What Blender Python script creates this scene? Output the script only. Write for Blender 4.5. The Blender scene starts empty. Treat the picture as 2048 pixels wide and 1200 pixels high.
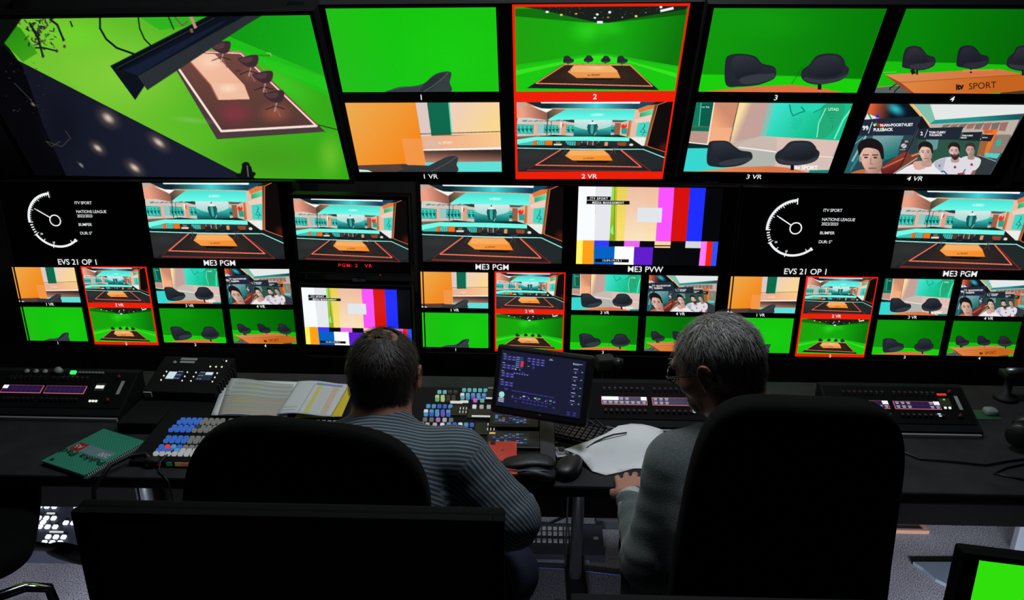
import bpy, bmesh, math, random
import numpy as np
from mathutils import Matrix, Vector, Euler

SC = bpy.context.scene
COL = SC.collection
random.seed(7)
RNG = np.random.default_rng(7)

# ---------------------------------------------------------------- camera
cam_d = bpy.data.cameras.new('camera')
cam = bpy.data.objects.new('camera', cam_d)
COL.objects.link(cam)
cam_d.sensor_width = 36.0
cam_d.sensor_fit = 'HORIZONTAL'
cam_d.lens = 27.19
cam_d.clip_start = 0.05
CR = Matrix(((0.99969, 0.02373, 0.00767), (-0.01525, 0.33822, 0.94094), (0.01974, -0.94077, 0.33848)))
CR = CR.transposed()
cam.matrix_world = Matrix.Translation((0, 0, 1.85)) @ CR.to_4x4()
SC.camera = cam

# ---------------------------------------------------------------- world, exposure
wd = bpy.data.worlds.new('world')
SC.world = wd
wd.use_nodes = True
wd.node_tree.nodes['Background'].inputs[0].default_value = (0.5, 0.6, 0.7, 1)
wd.node_tree.nodes['Background'].inputs[1].default_value = 0.0
SC.view_settings.view_transform = 'Standard'
SC.view_settings.look = 'None'
SC.view_settings.exposure = 0.0
SC.view_settings.gamma = 1.0
SC.view_settings.use_curve_mapping = False


def lamp(name, loc, target, size, power, color, sizey=None, spread=180):
    d = bpy.data.lights.new(name, 'AREA')
    d.energy = power
    d.color = color
    d.shape = 'RECTANGLE'
    d.size = size
    d.size_y = sizey or size
    d.spread = math.radians(spread)
    o = bpy.data.objects.new(name, d)
    COL.objects.link(o)
    o.location = loc
    o.rotation_euler = (Vector(target) - Vector(loc)).to_track_quat('-Z', 'Y').to_euler()
    return o


# a dimmed ceiling panel between the desk and the video wall, and added
# low fill lights without fixtures, put in to brighten the carpet
lamp('ceiling_panel_light', (0.30, 1.86, 2.86), (0.30, 1.90, 0), 0.5, 21.0, (0.86, 0.92, 1.0), 0.3)
lamp('ceiling_panel_light', (-0.75, 1.95, 2.86), (-0.75, 1.98, 0), 0.6, 5.0, (0.84, 0.92, 1.0), 0.3)
lamp('carpet_fill_light', (1.35, 1.15, 0.34), (1.5, 2.2, 0.0), 0.5, 5.0, (0.86, 0.88, 1.0), 0.04, 80)
lamp('carpet_fill_light', (0.10, 1.02, 0.30), (0.22, 2.3, 0.0), 0.12, .35, (0.86, 0.88, 1.0), 0.04, 50)
lamp('carpet_fill_light', (-1.30, 1.15, 0.34), (-1.55, 2.2, 0.0), 0.5, 6.0, (0.86, 0.88, 1.0), 0.04, 80)


# ---------------------------------------------------------------- helpers
def lin(c):
    c = np.asarray(c, dtype=np.float64) / 255.0
    return np.where(c <= 0.04045, c / 12.92, ((c + 0.055) / 1.055) ** 2.4)


_mats = {}


def mat(name, rgb=(20, 20, 20), rough=0.6, metal=0.0, emit=None, es=1.0, spec=0.5, noise=None, bump=None, sheen=0.0):
    """procedural Principled material; rgb and emit are 0-255 display colours.
    noise = (scale, amount): brightness variation; bump = (scale, strength)"""
    if name in _mats:
        return _mats[name]
    m = bpy.data.materials.new(name)
    m.use_nodes = True
    nt = m.node_tree
    b = nt.nodes['Principled BSDF']
    c = tuple(lin(rgb)) + (1,)
    b.inputs['Base Color'].default_value = c
    b.inputs['Roughness'].default_value = rough
    b.inputs['Metallic'].default_value = metal
    b.inputs['Specular IOR Level'].default_value = spec
    if sheen:
        b.inputs['Sheen Weight'].default_value = sheen
    if emit is not None:
        b.inputs['Emission Color'].default_value = tuple(lin(emit)) + (1,)
        b.inputs['Emission Strength'].default_value = es
        m.cycles.emission_sampling = 'NONE'
    tc = nt.nodes.new('ShaderNodeTexCoord')
    if noise:
        n = nt.nodes.new('ShaderNodeTexNoise')
        n.inputs['Scale'].default_value = noise[0]
        n.inputs['Detail'].default_value = 4
        nt.links.new(tc.outputs['Object'], n.inputs['Vector'])
        mr = nt.nodes.new('ShaderNodeMapRange')
        mr.inputs['From Min'].default_value = 0.3
        mr.inputs['From Max'].default_value = 0.7
        mr.inputs['To Min'].default_value = 1 - noise[1]
        mr.inputs['To Max'].default_value = 1 + noise[1]
        nt.links.new(n.outputs['Fac'], mr.inputs['Value'])
        mx = nt.nodes.new('ShaderNodeVectorMath')
        mx.operation = 'SCALE'
        mx.inputs[0].default_value = c[:3]
        nt.links.new(mr.outputs['Result'], mx.inputs['Scale'])
        nt.links.new(mx.outputs['Vector'], b.inputs['Base Color'])
    if bump:
        n2 = nt.nodes.new('ShaderNodeTexNoise')
        n2.inputs['Scale'].default_value = bump[0]
        n2.inputs['Detail'].default_value = 3
        nt.links.new(tc.outputs['Object'], n2.inputs['Vector'])
        bp = nt.nodes.new('ShaderNodeBump')
        bp.inputs['Strength'].default_value = bump[1]
        bp.inputs['Distance'].default_value = 0.002
        nt.links.new(n2.outputs['Fac'], bp.inputs['Height'])
        nt.links.new(bp.outputs['Normal'], b.inputs['Normal'])
    _mats[name] = m
    return m


def attr_mat(name, emission=True, rough=0.7):
    if name in _mats:
        return _mats[name]
    m = bpy.data.materials.new(name)
    m.use_nodes = True
    nt = m.node_tree
    a = nt.nodes.new('ShaderNodeAttribute')
    a.attribute_name = 'Col'
    b = nt.nodes['Principled BSDF']
    b.inputs['Roughness'].default_value = rough
    if emission:
        b.inputs['Base Color'].default_value = (0.003, 0.003, 0.003, 1)
        b.inputs['Roughness'].default_value = 0.25
        nt.links.new(a.outputs['Color'], b.inputs['Emission Color'])
        b.inputs['Emission Strength'].default_value = 1.0
        m.cycles.emission_sampling = 'NONE'
    else:
        nt.links.new(a.outputs['Color'], b.inputs['Base Color'])
    _mats[name] = m
    return m


def tag(o, label=None, cat=None, group=None, kind=None):
    if label:
        o['label'] = label
    if cat:
        o['category'] = cat
    if group:
        o['group'] = group
    if kind:
        o['kind'] = kind
    return o


def empty(name, loc=(0, 0, 0), rot=(0, 0, 0), label=None, cat=None, group=None, mw=None):
    o = bpy.data.objects.new(name, None)
    o.empty_display_size = 0.05
    COL.objects.link(o)
    o.location = loc
    o.rotation_euler = rot
    if mw is not None:
        o.matrix_world = mw
    tag(o, label, cat, group)
    return o


def mesh_obj(name, me, parent=None, loc=None, rot=None):
    o = bpy.data.objects.new(name, me)
    COL.objects.link(o)
    if parent is not None:
        o.parent = parent
    if loc is not None:
        o.location = loc
    if rot is not None:
        o.rotation_euler = rot
    return o


class MB:
    """mesh builder: collects boxes, tubes, lathes, prisms into ONE mesh"""

    def __init__(s):
        s.v = []
        s.f = []
        s.sm = []

    def add(s, vs, fs, smooth=False):
        n = len(s.v)
        s.v += [tuple(map(float, p)) for p in vs]
        s.f += [tuple(i + n for i in f) for f in fs]
        s.sm += [smooth] * len(fs)
        return s

    def box(s, c, d, R=None, bev=0.0):
        """box centred at c with full size d; bev chamfers all edges"""
        hx, hy, hz = d[0] / 2, d[1] / 2, d[2] / 2
        if bev <= 0:
            vs = [Vector((x, y, z)) for z in (-hz, hz) for x, y in ((-hx, -hy), (hx, -hy), (hx, hy), (-hx, hy))]
            fs = [(3, 2, 1, 0), (4, 5, 6, 7), (0, 1, 5, 4), (1, 2, 6, 5), (2, 3, 7, 6), (3, 0, 4, 7)]
        else:
            bm = bmesh.new()
            bmesh.ops.create_cube(bm, size=1)
            for v in bm.verts:
                v.co = Vector((v.co.x * d[0], v.co.y * d[1], v.co.z * d[2]))
            bmesh.ops.bevel(bm, geom=bm.edges[:] + bm.verts[:], offset=bev, segments=2, profile=0.6, affect='EDGES')
            bm.verts.index_update()
            vs = [v.co.copy() for v in bm.verts]
            fs = [tuple(v.index for v in f.verts) for f in bm.faces]
            bm.free()
        c = Vector(c)
        vs = [((R @ v) if R is not None else v) + c for v in vs]
        return s.add(vs, fs)

    def tube(s, pts, r, n=10, caps=True, closed=False):
        """tube along points; r number or list"""
        P = [Vector(p) for p in pts]
        m = len(P)
        rs = [r] * m if not hasattr(r, '__len__') else r
        vs, fs = [], []
        up = None
        for i in range(m):
            a = P[(i - 1) % m] if (closed or i > 0) else P[i]
            b = P[(i + 1) % m] if (closed or i < m - 1) else P[i]
            t = (b - a).normalized()
            if up is None:
                up = Vector((0, 0, 1)) if abs(t.z) < 0.9 else Vector((1, 0, 0))
            u = (up - t * up.dot(t)).normalized()
            w = t.cross(u)
            up = u
            for k in range(n):
                an = 2 * math.pi * k / n
                vs.append(P[i] + (u * math.cos(an) + w * math.sin(an)) * rs[i])
        mm = m if closed else m - 1
        for i in range(mm):
            for k in range(n):
                j = (i + 1) % m
                fs.append((i * n + k, i * n + (k + 1) % n, j * n + (k + 1) % n, j * n + k))
        if caps and not closed:
            fs.append(tuple(range(n - 1, -1, -1)))
            fs.append(tuple((m - 1) * n + k for k in range(n)))
        return s.add(vs, fs, True)

    def lathe(s, prof, c=(0, 0, 0), n=20, R=None):
        """prof [(r,z)...] bottom to top, spun round z"""
        vs, fs = [], []
        for r, z in prof:
            for k in range(n):
                a = 2 * math.pi * k / n
                vs.append(Vector((r * math.cos(a), r * math.sin(a), z)))
        for i in range(len(prof) - 1):
            for k in range(n):
                fs.append((i * n + k, i * n + (k + 1) % n, (i + 1) * n + (k + 1) % n, (i + 1) * n + k))
        fs.append(tuple(range(n - 1, -1, -1)))
        fs.append(tuple((len(prof) - 1) * n + k for k in range(n)))
        c = Vector(c)
        vs = [((R @ v) if R is not None else v) + c for v in vs]
        return s.add(vs, fs, True)

    def prism(s, pts, a, b, axis='z'):
        """polygon pts extruded from a to b along an axis. axis z: pts=(x,y); y: pts=(x,z); x: pts=(y,z)"""
        def P(p, h):
            if axis == 'z':
                return (p[0], p[1], h)
            if axis == 'y':
                return (p[0], h, p[1])
            return (h, p[0], p[1])
        n = len(pts)
        vs = [P(p, a) for p in pts] + [P(p, b) for p in pts]
        fs = [tuple(range(n - 1, -1, -1)), tuple(range(n, 2 * n))]
        fs += [(i, (i + 1) % n, (i + 1) % n + n, i + n) for i in range(n)]
        return s.add(vs, fs)

    def superell(s, c, r, e1=0.3, e2=0.3, nu=40, nv=24, R=None, bend=None):
        vs, fs = [], []
        def pw(x, e):
            return math.copysign(abs(x) ** e, x)
        for j in range(nv + 1):
            la = -math.pi / 2 + math.pi * j / nv
            for i in range(nu):
                lo = 2 * math.pi * i / nu
                x = r[0] * pw(math.cos(la), e1) * pw(math.cos(lo), e2)
                y = r[1] * pw(math.cos(la), e1) * pw(math.sin(lo), e2)
                z = r[2] * pw(math.sin(la), e1)
                v = Vector((x, y, z))
                if bend:
                    v = Vector(bend(v))
                vs.append(((R @ v) if R is not None else v) + Vector(c))
        for j in range(nv):
            for i in range(nu):
                fs.append((j * nu + i, j * nu + (i + 1) % nu, (j + 1) * nu + (i + 1) % nu, (j + 1) * nu + i))
        return s.add(vs, fs, True)

    def build(s, name, m, parent=None, loc=None, rot=None):
        me = bpy.data.meshes.new(name)
        me.from_pydata(s.v, [], s.f)
        me.polygons.foreach_set('use_smooth', s.sm)
        bm = bmesh.new()
        bm.from_mesh(me)
        bmesh.ops.recalc_face_normals(bm, faces=bm.faces[:])
        bm.to_mesh(me)
        bm.free()
        me.materials.append(m)
        me.update()
        return mesh_obj(name, me, parent, loc, rot)


def rotm(x=0, y=0, z=0):
    return Euler((math.radians(x), math.radians(y), math.radians(z))).to_matrix()


_txt = {}


def text_geo(body, bold=0.0, space=1.0):
    """2D verts and faces of a string in the built-in font, scaled so that a capital H is 1 high; x starts at 0"""
    key = (body, bold, space)
    if key in _txt:
        return _txt[key]
    def geo(b):
        cu = bpy.data.curves.new('t', 'FONT')
        cu.body = b
        cu.offset = bold
        cu.space_character = space
        cu.resolution_u = 3
        ob = bpy.data.objects.new('t', cu)
        COL.objects.link(ob)
        dg = bpy.context.evaluated_depsgraph_get()
        dg.update()
        me = bpy.data.meshes.new_from_object(ob.evaluated_get(dg))
        vs = np.array([v.co[:2] for v in me.vertices]) if len(me.vertices) else np.zeros((0, 2))
        fs = [tuple(p.vertices) for p in me.polygons]
        bpy.data.objects.remove(ob)
        bpy.data.curves.remove(cu)
        bpy.data.meshes.remove(me)
        return vs, fs
    if ('H', bold) not in _txt:
        hv, _ = geo('H')
        _txt[('H', bold)] = (hv[:, 1].min(), hv[:, 1].max() - hv[:, 1].min())
    y0, h = _txt[('H', bold)]
    vs, fs = geo(body)
    if len(vs):
        vs = vs.copy()
        vs[:, 0] -= vs[:, 0].min()
        vs[:, 1] -= y0
        vs /= h
    _txt[key] = (vs, fs)
    return _txt[key]


def text_obj(name, body, cap, m, parent, place, align='c', bold=0.0, sx=1.0, space=1.0):
    """text as a thin part of parent; place(x, y) -> local 3D point, x,y in metres about the anchor (baseline centred in height)"""
    vs, fs = text_geo(body, bold, space)
    w = vs[:, 0].max()
    ax = {'c': w / 2, 'l': 0, 'r': w}[align]
    P = [place((x - ax) * cap * sx, (y - 0.5) * cap) for x, y in vs]
    me = bpy.data.meshes.new(name)
    me.from_pydata([tuple(p) for p in P], [], fs)
    me.materials.append(m)
    return mesh_obj(name, me, parent)


# rays of the measured photograph: a pixel taken to a real surface at height z (or depth y)
F_PX = 1546.96
def at_z(u, v, z):
    d = CR @ Vector(((u - 1024) / F_PX, -(v - 600) / F_PX, -1))
    t = (z - 1.85) / d.z
    return Vector((d.x * t, d.y * t, z))


def at_y(u, v, y):
    d = CR @ Vector(((u - 1024) / F_PX, -(v - 600) / F_PX, -1))
    t = y / d.y
    return Vector((d.x * t, y, 1.85 + d.z * t))


def set_col(me, cols):
    at = me.color_attributes.new('Col', 'FLOAT_COLOR', 'POINT')
    at.data.foreach_set('color', np.c_[cols, np.ones(len(cols))].ravel().astype(np.float32))



# ================================================================ what the screens show
class Pic:
    """a picture drawn in plane coordinates (quad = its four corners TL TR BR BL in those coordinates), then held as colours on a fine mesh"""

    def __init__(s, w, h, quad, bg=(0, 0, 0)):
        s.w, s.h = w, h
        s.a = np.zeros((h, w, 3)) + np.array(bg, float)
        dst = [(0, 0), (w, 0), (w, h), (0, h)]
        A = []
        B = []
        for (x, y), (u, v) in zip(quad, dst):
            A.append([x, y, 1, 0, 0, 0, -u * x, -u * y]); B.append(u)
            A.append([0, 0, 0, x, y, 1, -v * x, -v * y]); B.append(v)
        s.H = np.append(np.linalg.solve(np.array(A, float), np.array(B, float)), 1).reshape(3, 3)
        s.t = []

    def q(s, pts):
        p = np.array(pts, float)
        o = np.c_[p, np.ones(len(p))] @ s.H.T
        return o[:, :2] / o[:, 2:3]

    def _blend(s, x0, x1, y0, y1, m, c, c2, g, P=None):
        col = np.array(c, float)
        if c2 is not None:
            (ax, ay), (bx, by) = s.q(g)
            X, Y = np.meshgrid(np.arange(x0, x1) + .5, np.arange(y0, y1) + .5)
            d = (bx - ax) ** 2 + (by - ay) ** 2
            t = np.clip(((X - ax) * (bx - ax) + (Y - ay) * (by - ay)) / d, 0, 1)[..., None]
            col = col * (1 - t) + np.array(c2, float) * t
        m = m[..., None]
        s.a[y0:y1, x0:x1] = s.a[y0:y1, x0:x1] * (1 - m) + col * m

    def poly(s, pts, c, a=1.0, c2=None, g=None, px=False):
        p = np.array(pts, float) if px else s.q(pts)
        x0 = max(0, int(math.floor(p[:, 0].min()))); x1 = min(s.w, int(math.ceil(p[:, 0].max())) + 1)
        y0 = max(0, int(math.floor(p[:, 1].min()))); y1 = min(s.h, int(math.ceil(p[:, 1].max())) + 1)
        if x1 <= x0 or y1 <= y0:
            return
        k = 3
        X = (np.arange((x1 - x0) * k) + .5) / k + x0
        Y = (np.arange((y1 - y0) * k) + .5) / k + y0
        ins = np.zeros((len(Y), len(X)), bool)
        n = len(p)
        for i in range(n):
            xa, ya = p[i]
            xb, yb = p[(i + 1) % n]
            if ya == yb:
                continue
            r = (Y >= min(ya, yb)) & (Y < max(ya, yb))
            xi = xa + (Y[r] - ya) * (xb - xa) / (yb - ya)
            ins[r] ^= X[None, :] > xi[:, None]
        m = ins.reshape(y1 - y0, k, x1 - x0, k).mean((1, 3)) * a
        s._blend(x0, x1, y0, y1, m, c, c2, g)

    def smooth(s, pts, c, a=1.0, c2=None, g=None, n=6):
        p = s.q(pts)
        m = len(p)
        o = []
        for i in range(m):
            p0, p1, p2, p3 = p[i - 1], p[i], p[(i + 1) % m], p[(i + 2) % m]
            for k in range(n):
                t = k / n
                o.append(.5 * (2 * p1 + (p2 - p0) * t + (2 * p0 - 5 * p1 + 4 * p2 - p3) * t * t + (3 * p1 - p0 - 3 * p2 + p3) * t ** 3))
        s.poly(o, c, a, c2, g, px=True)

    def line(s, pts, wd, c, a=1.0):
        for (x0, y0), (x1, y1) in zip(pts[:-1], pts[1:]):
            L = math.hypot(x1 - x0, y1 - y0) or 1
            nx, ny = -(y1 - y0) / L * wd / 2, (x1 - x0) / L * wd / 2
            ex, ey = (x1 - x0) / L * wd / 4, (y1 - y0) / L * wd / 4
            s.poly([(x0 + nx - ex, y0 + ny - ey), (x1 + nx + ex, y1 + ny + ey), (x1 - nx + ex, y1 - ny + ey), (x0 - nx - ex, y0 - ny - ey)], c, a)

    def blob(s, x, y, rx, ry, c, a=1.0, soft=1.0, rot=0):
        """soft ellipse; soft 0 = hard edge"""
        n = 40
        if soft <= 0:
            pts = []
            for k in range(n):
                t = 2 * math.pi * k / n
                ex, ey = rx * math.cos(t), ry * math.sin(t)
                pts.append((x + ex * math.cos(rot) - ey * math.sin(rot), y + ex * math.sin(rot) + ey * math.cos(rot)))
            return s.poly(pts, c, a)
        Hi = np.linalg.inv(s.H)
        cx, cy = s.q([(x, y)])[0]
        R = max(rx, ry)
        q = s.q([(x - R, y - R), (x + R, y - R), (x + R, y + R), (x - R, y + R)])
        x0 = max(0, int(q[:, 0].min())); x1 = min(s.w, int(q[:, 0].max()) + 2)
        y0 = max(0, int(q[:, 1].min())); y1 = min(s.h, int(q[:, 1].max()) + 2)
        if x1 <= x0 or y1 <= y0:
            return
        X, Y = np.meshgrid(np.arange(x0, x1) + .5, np.arange(y0, y1) + .5)
        D = Hi[2, 0] * X + Hi[2, 1] * Y + Hi[2, 2]
        U = (Hi[0, 0] * X + Hi[0, 1] * Y + Hi[0, 2]) / D - x
        V = (Hi[1, 0] * X + Hi[1, 1] * Y + Hi[1, 2]) / D - y
        e = ((U * math.cos(rot) + V * math.sin(rot)) / rx) ** 2 + ((-U * math.sin(rot) + V * math.cos(rot)) / ry) ** 2
        m = np.clip((1 - np.sqrt(e)) / soft, 0, 1)
        m = m * m * (3 - 2 * m) * a
        s._blend(x0, x1, y0, y1, m, c, None, None)

    def text(s, body, x, y, cap, c, bold=0.0, slope=0.0, align='c', sx=1.0, space=1.0):
        s.t.append((body, x, y, cap, c, bold, slope, align, sx, space))

    def mesh(s, name, asp=9 / 16):
        """one unit wide mesh in local x,z (z up), facing -y; vertex colours carry the picture, crisp lettering laid on it"""
        w, h = s.w, s.h
        X, Y = np.meshgrid(np.linspace(0, 1, w), np.linspace(0, -asp, h))
        V = np.stack([X.ravel(), np.zeros(w * h), Y.ravel()], 1)
        C = lin(np.clip(s.a, 0, 255)).reshape(-1, 3)
        i = np.arange(w * h).reshape(h, w)
        Fq = np.stack([i[:-1, :-1].ravel(), i[1:, :-1].ravel(), i[1:, 1:].ravel(), i[:-1, 1:].ravel()], 1)
        tv, tf, tc = [], [], []
        n0 = w * h
        for body, x, y, cap, c, bold, slope, align, sx, space in s.t:
            vs, fs = text_geo(body, bold, space)
            if not len(vs):
                continue
            wd_ = vs[:, 0].max()
            ax = {'c': wd_ / 2, 'l': 0}[align]
            u = (vs[:, 0] - ax) * cap * sx
            pts = np.stack([x + u, y + u * slope - (vs[:, 1] - .5) * cap], 1)
            p = s.q(pts)
            p = p / np.array([w, h]) * np.array([1, asp])
            keep = len(tv) and 0
            base = n0 + sum(len(t) for t in tv)
            tv.append(np.stack([p[:, 0], np.full(len(p), -0.0012), -p[:, 1]], 1))
            tc.append(np.tile(lin(c), (len(p), 1)))
            tf += [tuple(k + base for k in f_) for f_ in fs]
        if tv:
            V = np.vstack([V] + tv)
            C = np.vstack([C] + tc)
        me = bpy.data.meshes.new(name)
        nq = len(Fq)
        loops = Fq.ravel()
        starts = np.arange(nq) * 4
        tot = np.full(nq, 4)
        if tf:
            loops = np.concatenate([loops] + [np.array(f_) for f_ in tf])
            ln = np.array([len(f_) for f_ in tf])
            starts = np.concatenate([starts, nq * 4 + np.concatenate([[0], np.cumsum(ln)[:-1]])])
            tot = np.concatenate([tot, ln])
        me.vertices.add(len(V))
        me.vertices.foreach_set('co', V.ravel().astype(np.float32))
        me.loops.add(len(loops))
        me.loops.foreach_set('vertex_index', loops.astype(np.int32))
        me.polygons.add(len(starts))
        me.polygons.foreach_set('loop_start', starts.astype(np.int32))
        me.polygons.foreach_set('loop_total', tot.astype(np.int32))
        me.update(calc_edges=True)
        at = me.color_attributes.new('Col', 'FLOAT_COLOR', 'POINT')
        at.data.foreach_set('color', np.c_[C, np.ones(len(C))].ravel().astype(np.float32))
        me.materials.append(attr_mat('screen_picture'))
        return me


def tub_chair(p, x, y, s, kind=0, c=(38, 40, 48), hi=(62, 64, 74)):
    """studio tub chair; x,y centre of the seat front, s half width"""
    if kind == 0:      # turned to the right
        o = [(-.98, -.05), (-.92, -.55), (-.75, -.95), (-.35, -1.08), (.05, -1.02), (.3, -.8), (.5, -.55), (.9, -.42), (1.0, -.2), (.9, .1), (.5, .3), (0, .38), (-.55, .3), (-.95, .2)]
        seat = [(-.55, .1), (-.3, .0), (.2, -.02), (.55, -.08), (.9, -.12), (.85, .08), (.4, .25), (0, .32), (-.4, .28)]
        back = [(-.78, -.2), (-.72, -.65), (-.5, -.92), (-.15, -.95), (.1, -.82), (.35, -.5), (.5, -.3), (.5, -.1), (0, -.02), (-.45, .08)]
    else:              # seen straight on
        o = [(-1, -.1), (-.9, -.38), (-.6, -.65), (-.45, -.95), (-.1, -1.05), (.3, -1.02), (.6, -.85), (.75, -.55), (.98, -.25), (.92, .0), (.75, .2), (.3, .35), (-.2, .38), (-.7, .28), (-.98, .1)]
        seat = [(-.85, .0), (-.4, .06), (.1, .08), (.6, .0), (.85, -.05), (.7, .15), (.2, .28), (-.4, .28), (-.8, .15)]
        back = [(-.72, -.12), (-.55, -.55), (-.35, -.88), (0, -.93), (.35, -.85), (.52, -.6), (.7, -.2), (.4, -.02), (-.3, -.02)]
    f = lambda L: [(x + a * s, y + b * s) for a, b in L]
    p.smooth(f(o), c)
    p.smooth(f(back), hi, .45, (20, 20, 26), [(x, y - s), (x, y)])
    p.smooth(f(seat), hi, .6)
    p.line([(x - .1 * s, y + .36 * s), (x - .1 * s, y + .6 * s)], .12 * s, (20, 18, 20))


def pic_studio():
    p = Pic(420, 236, [(72, 63), (2031, 80), (2003, 1134), (112, 1112)], (30, 26, 24))
    D = p.poly
    D([(72, 700), (2010, 760), (2010, 1140), (90, 1120)], (34, 34, 36))
    p.blob(1050, 950, 700, 260, (66, 44, 34), .8)
    p.blob(300, 850, 330, 120, (60, 58, 56), .8)
    D([(72, 60), (180, 60), (400, 160), (460, 215), (470, 330), (260, 300), (70, 290)], (236, 160, 132), 1, (150, 96, 80), [(150, 200), (420, 160)])
    D([(60, 55), (160, 60), (220, 110), (60, 130)], (190, 170, 160))
    D([(240, 112), (400, 158), (540, 165), (455, 218)], (246, 246, 238))
    D([(460, 216), (535, 165), (720, 170), (560, 280), (470, 325)], (70, 60, 52), 1, (170, 140, 110), [(470, 300), (700, 180)])
    D([(90, 290), (250, 292), (470, 330), (430, 560), (80, 560)], (206, 208, 200))
    D([(180, 60), (375, 60), (400, 160), (370, 150)], (16, 44, 50))
    D([(370, 80), (1050, 90), (1050, 165), (400, 158)], (14, 36, 46), 1, (60, 220, 225), [(480, 0), (1080, 0)])
    D([(1050, 90), (1625, 95), (1590, 188), (1050, 165)], (60, 220, 225), 1, (22, 66, 92), [(1050, 0), (1560, 0)])
    D([(365, 50), (1632, 55), (1618, 104), (560, 88), (385, 86)], (244, 250, 248))
    D([(1625, 70), (1815, 75), (1800, 95), (1590, 188)], (24, 74, 96))
    D([(500, 155), (1000, 165), (1580, 182), (1572, 194), (1000, 182), (560, 170)], (236, 176, 136))
    D([(705, 172), (1567, 192), (1560, 342), (470, 326), (560, 262)], (70, 226, 212), 1, (112, 250, 232), [(900, 175), (900, 330)])
    p.blob(1098, 256, 130, 34, (170, 250, 240), .8)
    p.text('itv SPORT', 1098, 256, 26, (205, 250, 245), .02, .01)
    # room behind the balcony
    D([(470, 326), (1560, 342), (1550, 600), (90, 590), (90, 400)], (206, 196, 188))
    for k in range(9):
        x = 150 + k * 70
        D([(x, 330 + 6 * (k % 3)), (x + 60, 322 + 8 * (k % 2)), (x + 70, 345), (x + 10, 352)], (90 + 60 * (k % 2), 110, 108), .7)
    D([(650, 330), (810, 328), (812, 372), (740, 360)], (40, 40, 38), .9)
    D([(1290, 340), (1500, 345), (1420, 372), (1300, 370)], (70, 60, 54), .8)
    for x0, y0, x1, y1 in ((86, 392, 290, 524), (438, 402, 622, 518), (716, 408, 822, 520), (1280, 420, 1328, 530)):
        D([(x0 - 6, y0 - 6), (x1 + 6, y0 + 6), (x1 + 6, y1 + 6), (x0 - 6, y1)], (20, 84, 76))
        D([(x0, y0), (x1, y0 + 10), (x1, y1), (x0, y1 - 4)], (58, 206, 188))
        n = max(2, int((x1 - x0) / 46))
        for k in range(n):
            cx = x0 + (k + .5) * (x1 - x0) / n
            p.blob(cx, y0 + 34, 13, 16, (34, 130, 120), 1, .4)
            D([(cx - 20, y0 + 56), (cx + 20, y0 + 52), (cx + 14, y0 + 100), (cx - 6, y0 + 96)], (20, 96, 90), .9)
            p.line([(cx - 14, y0 + 60), (cx + 16, y1 - 14)], 9, (14, 76, 74), .8)
    D([(326, 380), (436, 390), (430, 520), (340, 520)], (120, 200, 200), .7)
    for x0, x1, c in ((300, 345, (236, 176, 152)), (655, 714, (222, 160, 130)), (1330, 1410, (150, 84, 56))):
        D([(x0, 380), (x1, 384), (x1, 560), (x0, 560)], c, .9)
    D([(465, 330), (478, 330), (478, 550), (465, 550)], (30, 46, 46), .8)
    D([(515, 345), (524, 345), (530, 560), (521, 560)], (40, 60, 58), .7)
    D([(636, 362), (662, 362), (664, 440), (640, 440)], (240, 244, 250))
    D([(662, 366), (680, 396), (668, 440), (656, 430)], (226, 60, 50))
    D([(608, 380), (630, 378), (632, 440), (612, 444)], (226, 200, 110), .8)
    # stadium picture with the cup
    D([(812, 330), (1284, 336), (1284, 575), (820, 575)], (214, 232, 230), 1, (150, 214, 208), [(1040, 340), (1040, 500)])
    D([(812, 420), (900, 462), (1000, 486), (1120, 484), (1210, 462), (1284, 425), (1284, 575), (812, 575)], (64, 196, 184), 1, (16, 92, 92), [(1040, 460), (1040, 560)])
    for k in range(7):
        p.line([(815, 440 + 14 * k), (1000, 486 + 9 * k)], 4, (20, 110, 106), .6)
        p.line([(1284, 440 + 14 * k), (1100, 486 + 9 * k)], 4, (20, 110, 106), .6)
    p.smooth([(1005, 395), (1090, 392), (1104, 440), (1090, 500), (1070, 545), (1066, 578), (1014, 578), (1010, 545), (992, 490), (988, 430)], (22, 92, 92))
    p.smooth([(1010, 380), (1042, 366), (1088, 380), (1092, 396), (1004, 398)], (236, 240, 236))
    p.blob(1042, 350, 12, 16, (60, 110, 108), 1, .3)
    p.smooth([(1024, 410), (1056, 408), (1060, 520), (1040, 540), (1026, 500)], (70, 190, 180), .85)
    p.line([(992, 400), (984, 440), (1000, 500), (1020, 540)], 9, (12, 44, 48))
    p.line([(1096, 396), (1112, 440), (1100, 500), (1076, 560)], 9, (12, 44, 48))
    p.line([(1074, 575), (1088, 540), (1100, 520)], 6, (210, 240, 238))
    # right side
    D([(1404, 384), (1520, 350), (1530, 560), (1400, 556)], (216, 190, 168))
    D([(1416, 455), (1498, 462), (1492, 552), (1420, 546)], (56, 190, 170))
    for k in range(3):
        p.line([(1430 + 22 * k, 470), (1440 + 20 * k, 540)], 9, (18, 90, 84), .8)
    p.smooth([(1410, 420), (1440, 400), (1460, 425), (1468, 390), (1484, 430), (1470, 460), (1440, 470), (1415, 455)], (232, 52, 26))
    D([(1505, 348), (1542, 346), (1532, 590), (1490, 580)], (180, 90, 44), 1, (240, 150, 96), [(1500, 0), (1540, 0)])
    D([(1565, 192), (1605, 182), (1840, 120), (1760, 735), (1700, 728), (1530, 600), (1556, 342)], (228, 190, 166))
    D([(1600, 180), (1720, 128), (1830, 120), (1806, 176), (1620, 236)], (226, 122, 66))
    D([(1632, 238), (1798, 186), (1786, 262), (1630, 302)], (46, 170, 118), 1, (90, 226, 170), [(1640, 280), (1760, 200)])
    D([(1565, 340), (1790, 268), (1780, 380), (1590, 385)], (240, 206, 190))
    D([(1620, 384), (1768, 370), (1750, 598), (1606, 580)], (70, 214, 196))
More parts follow.
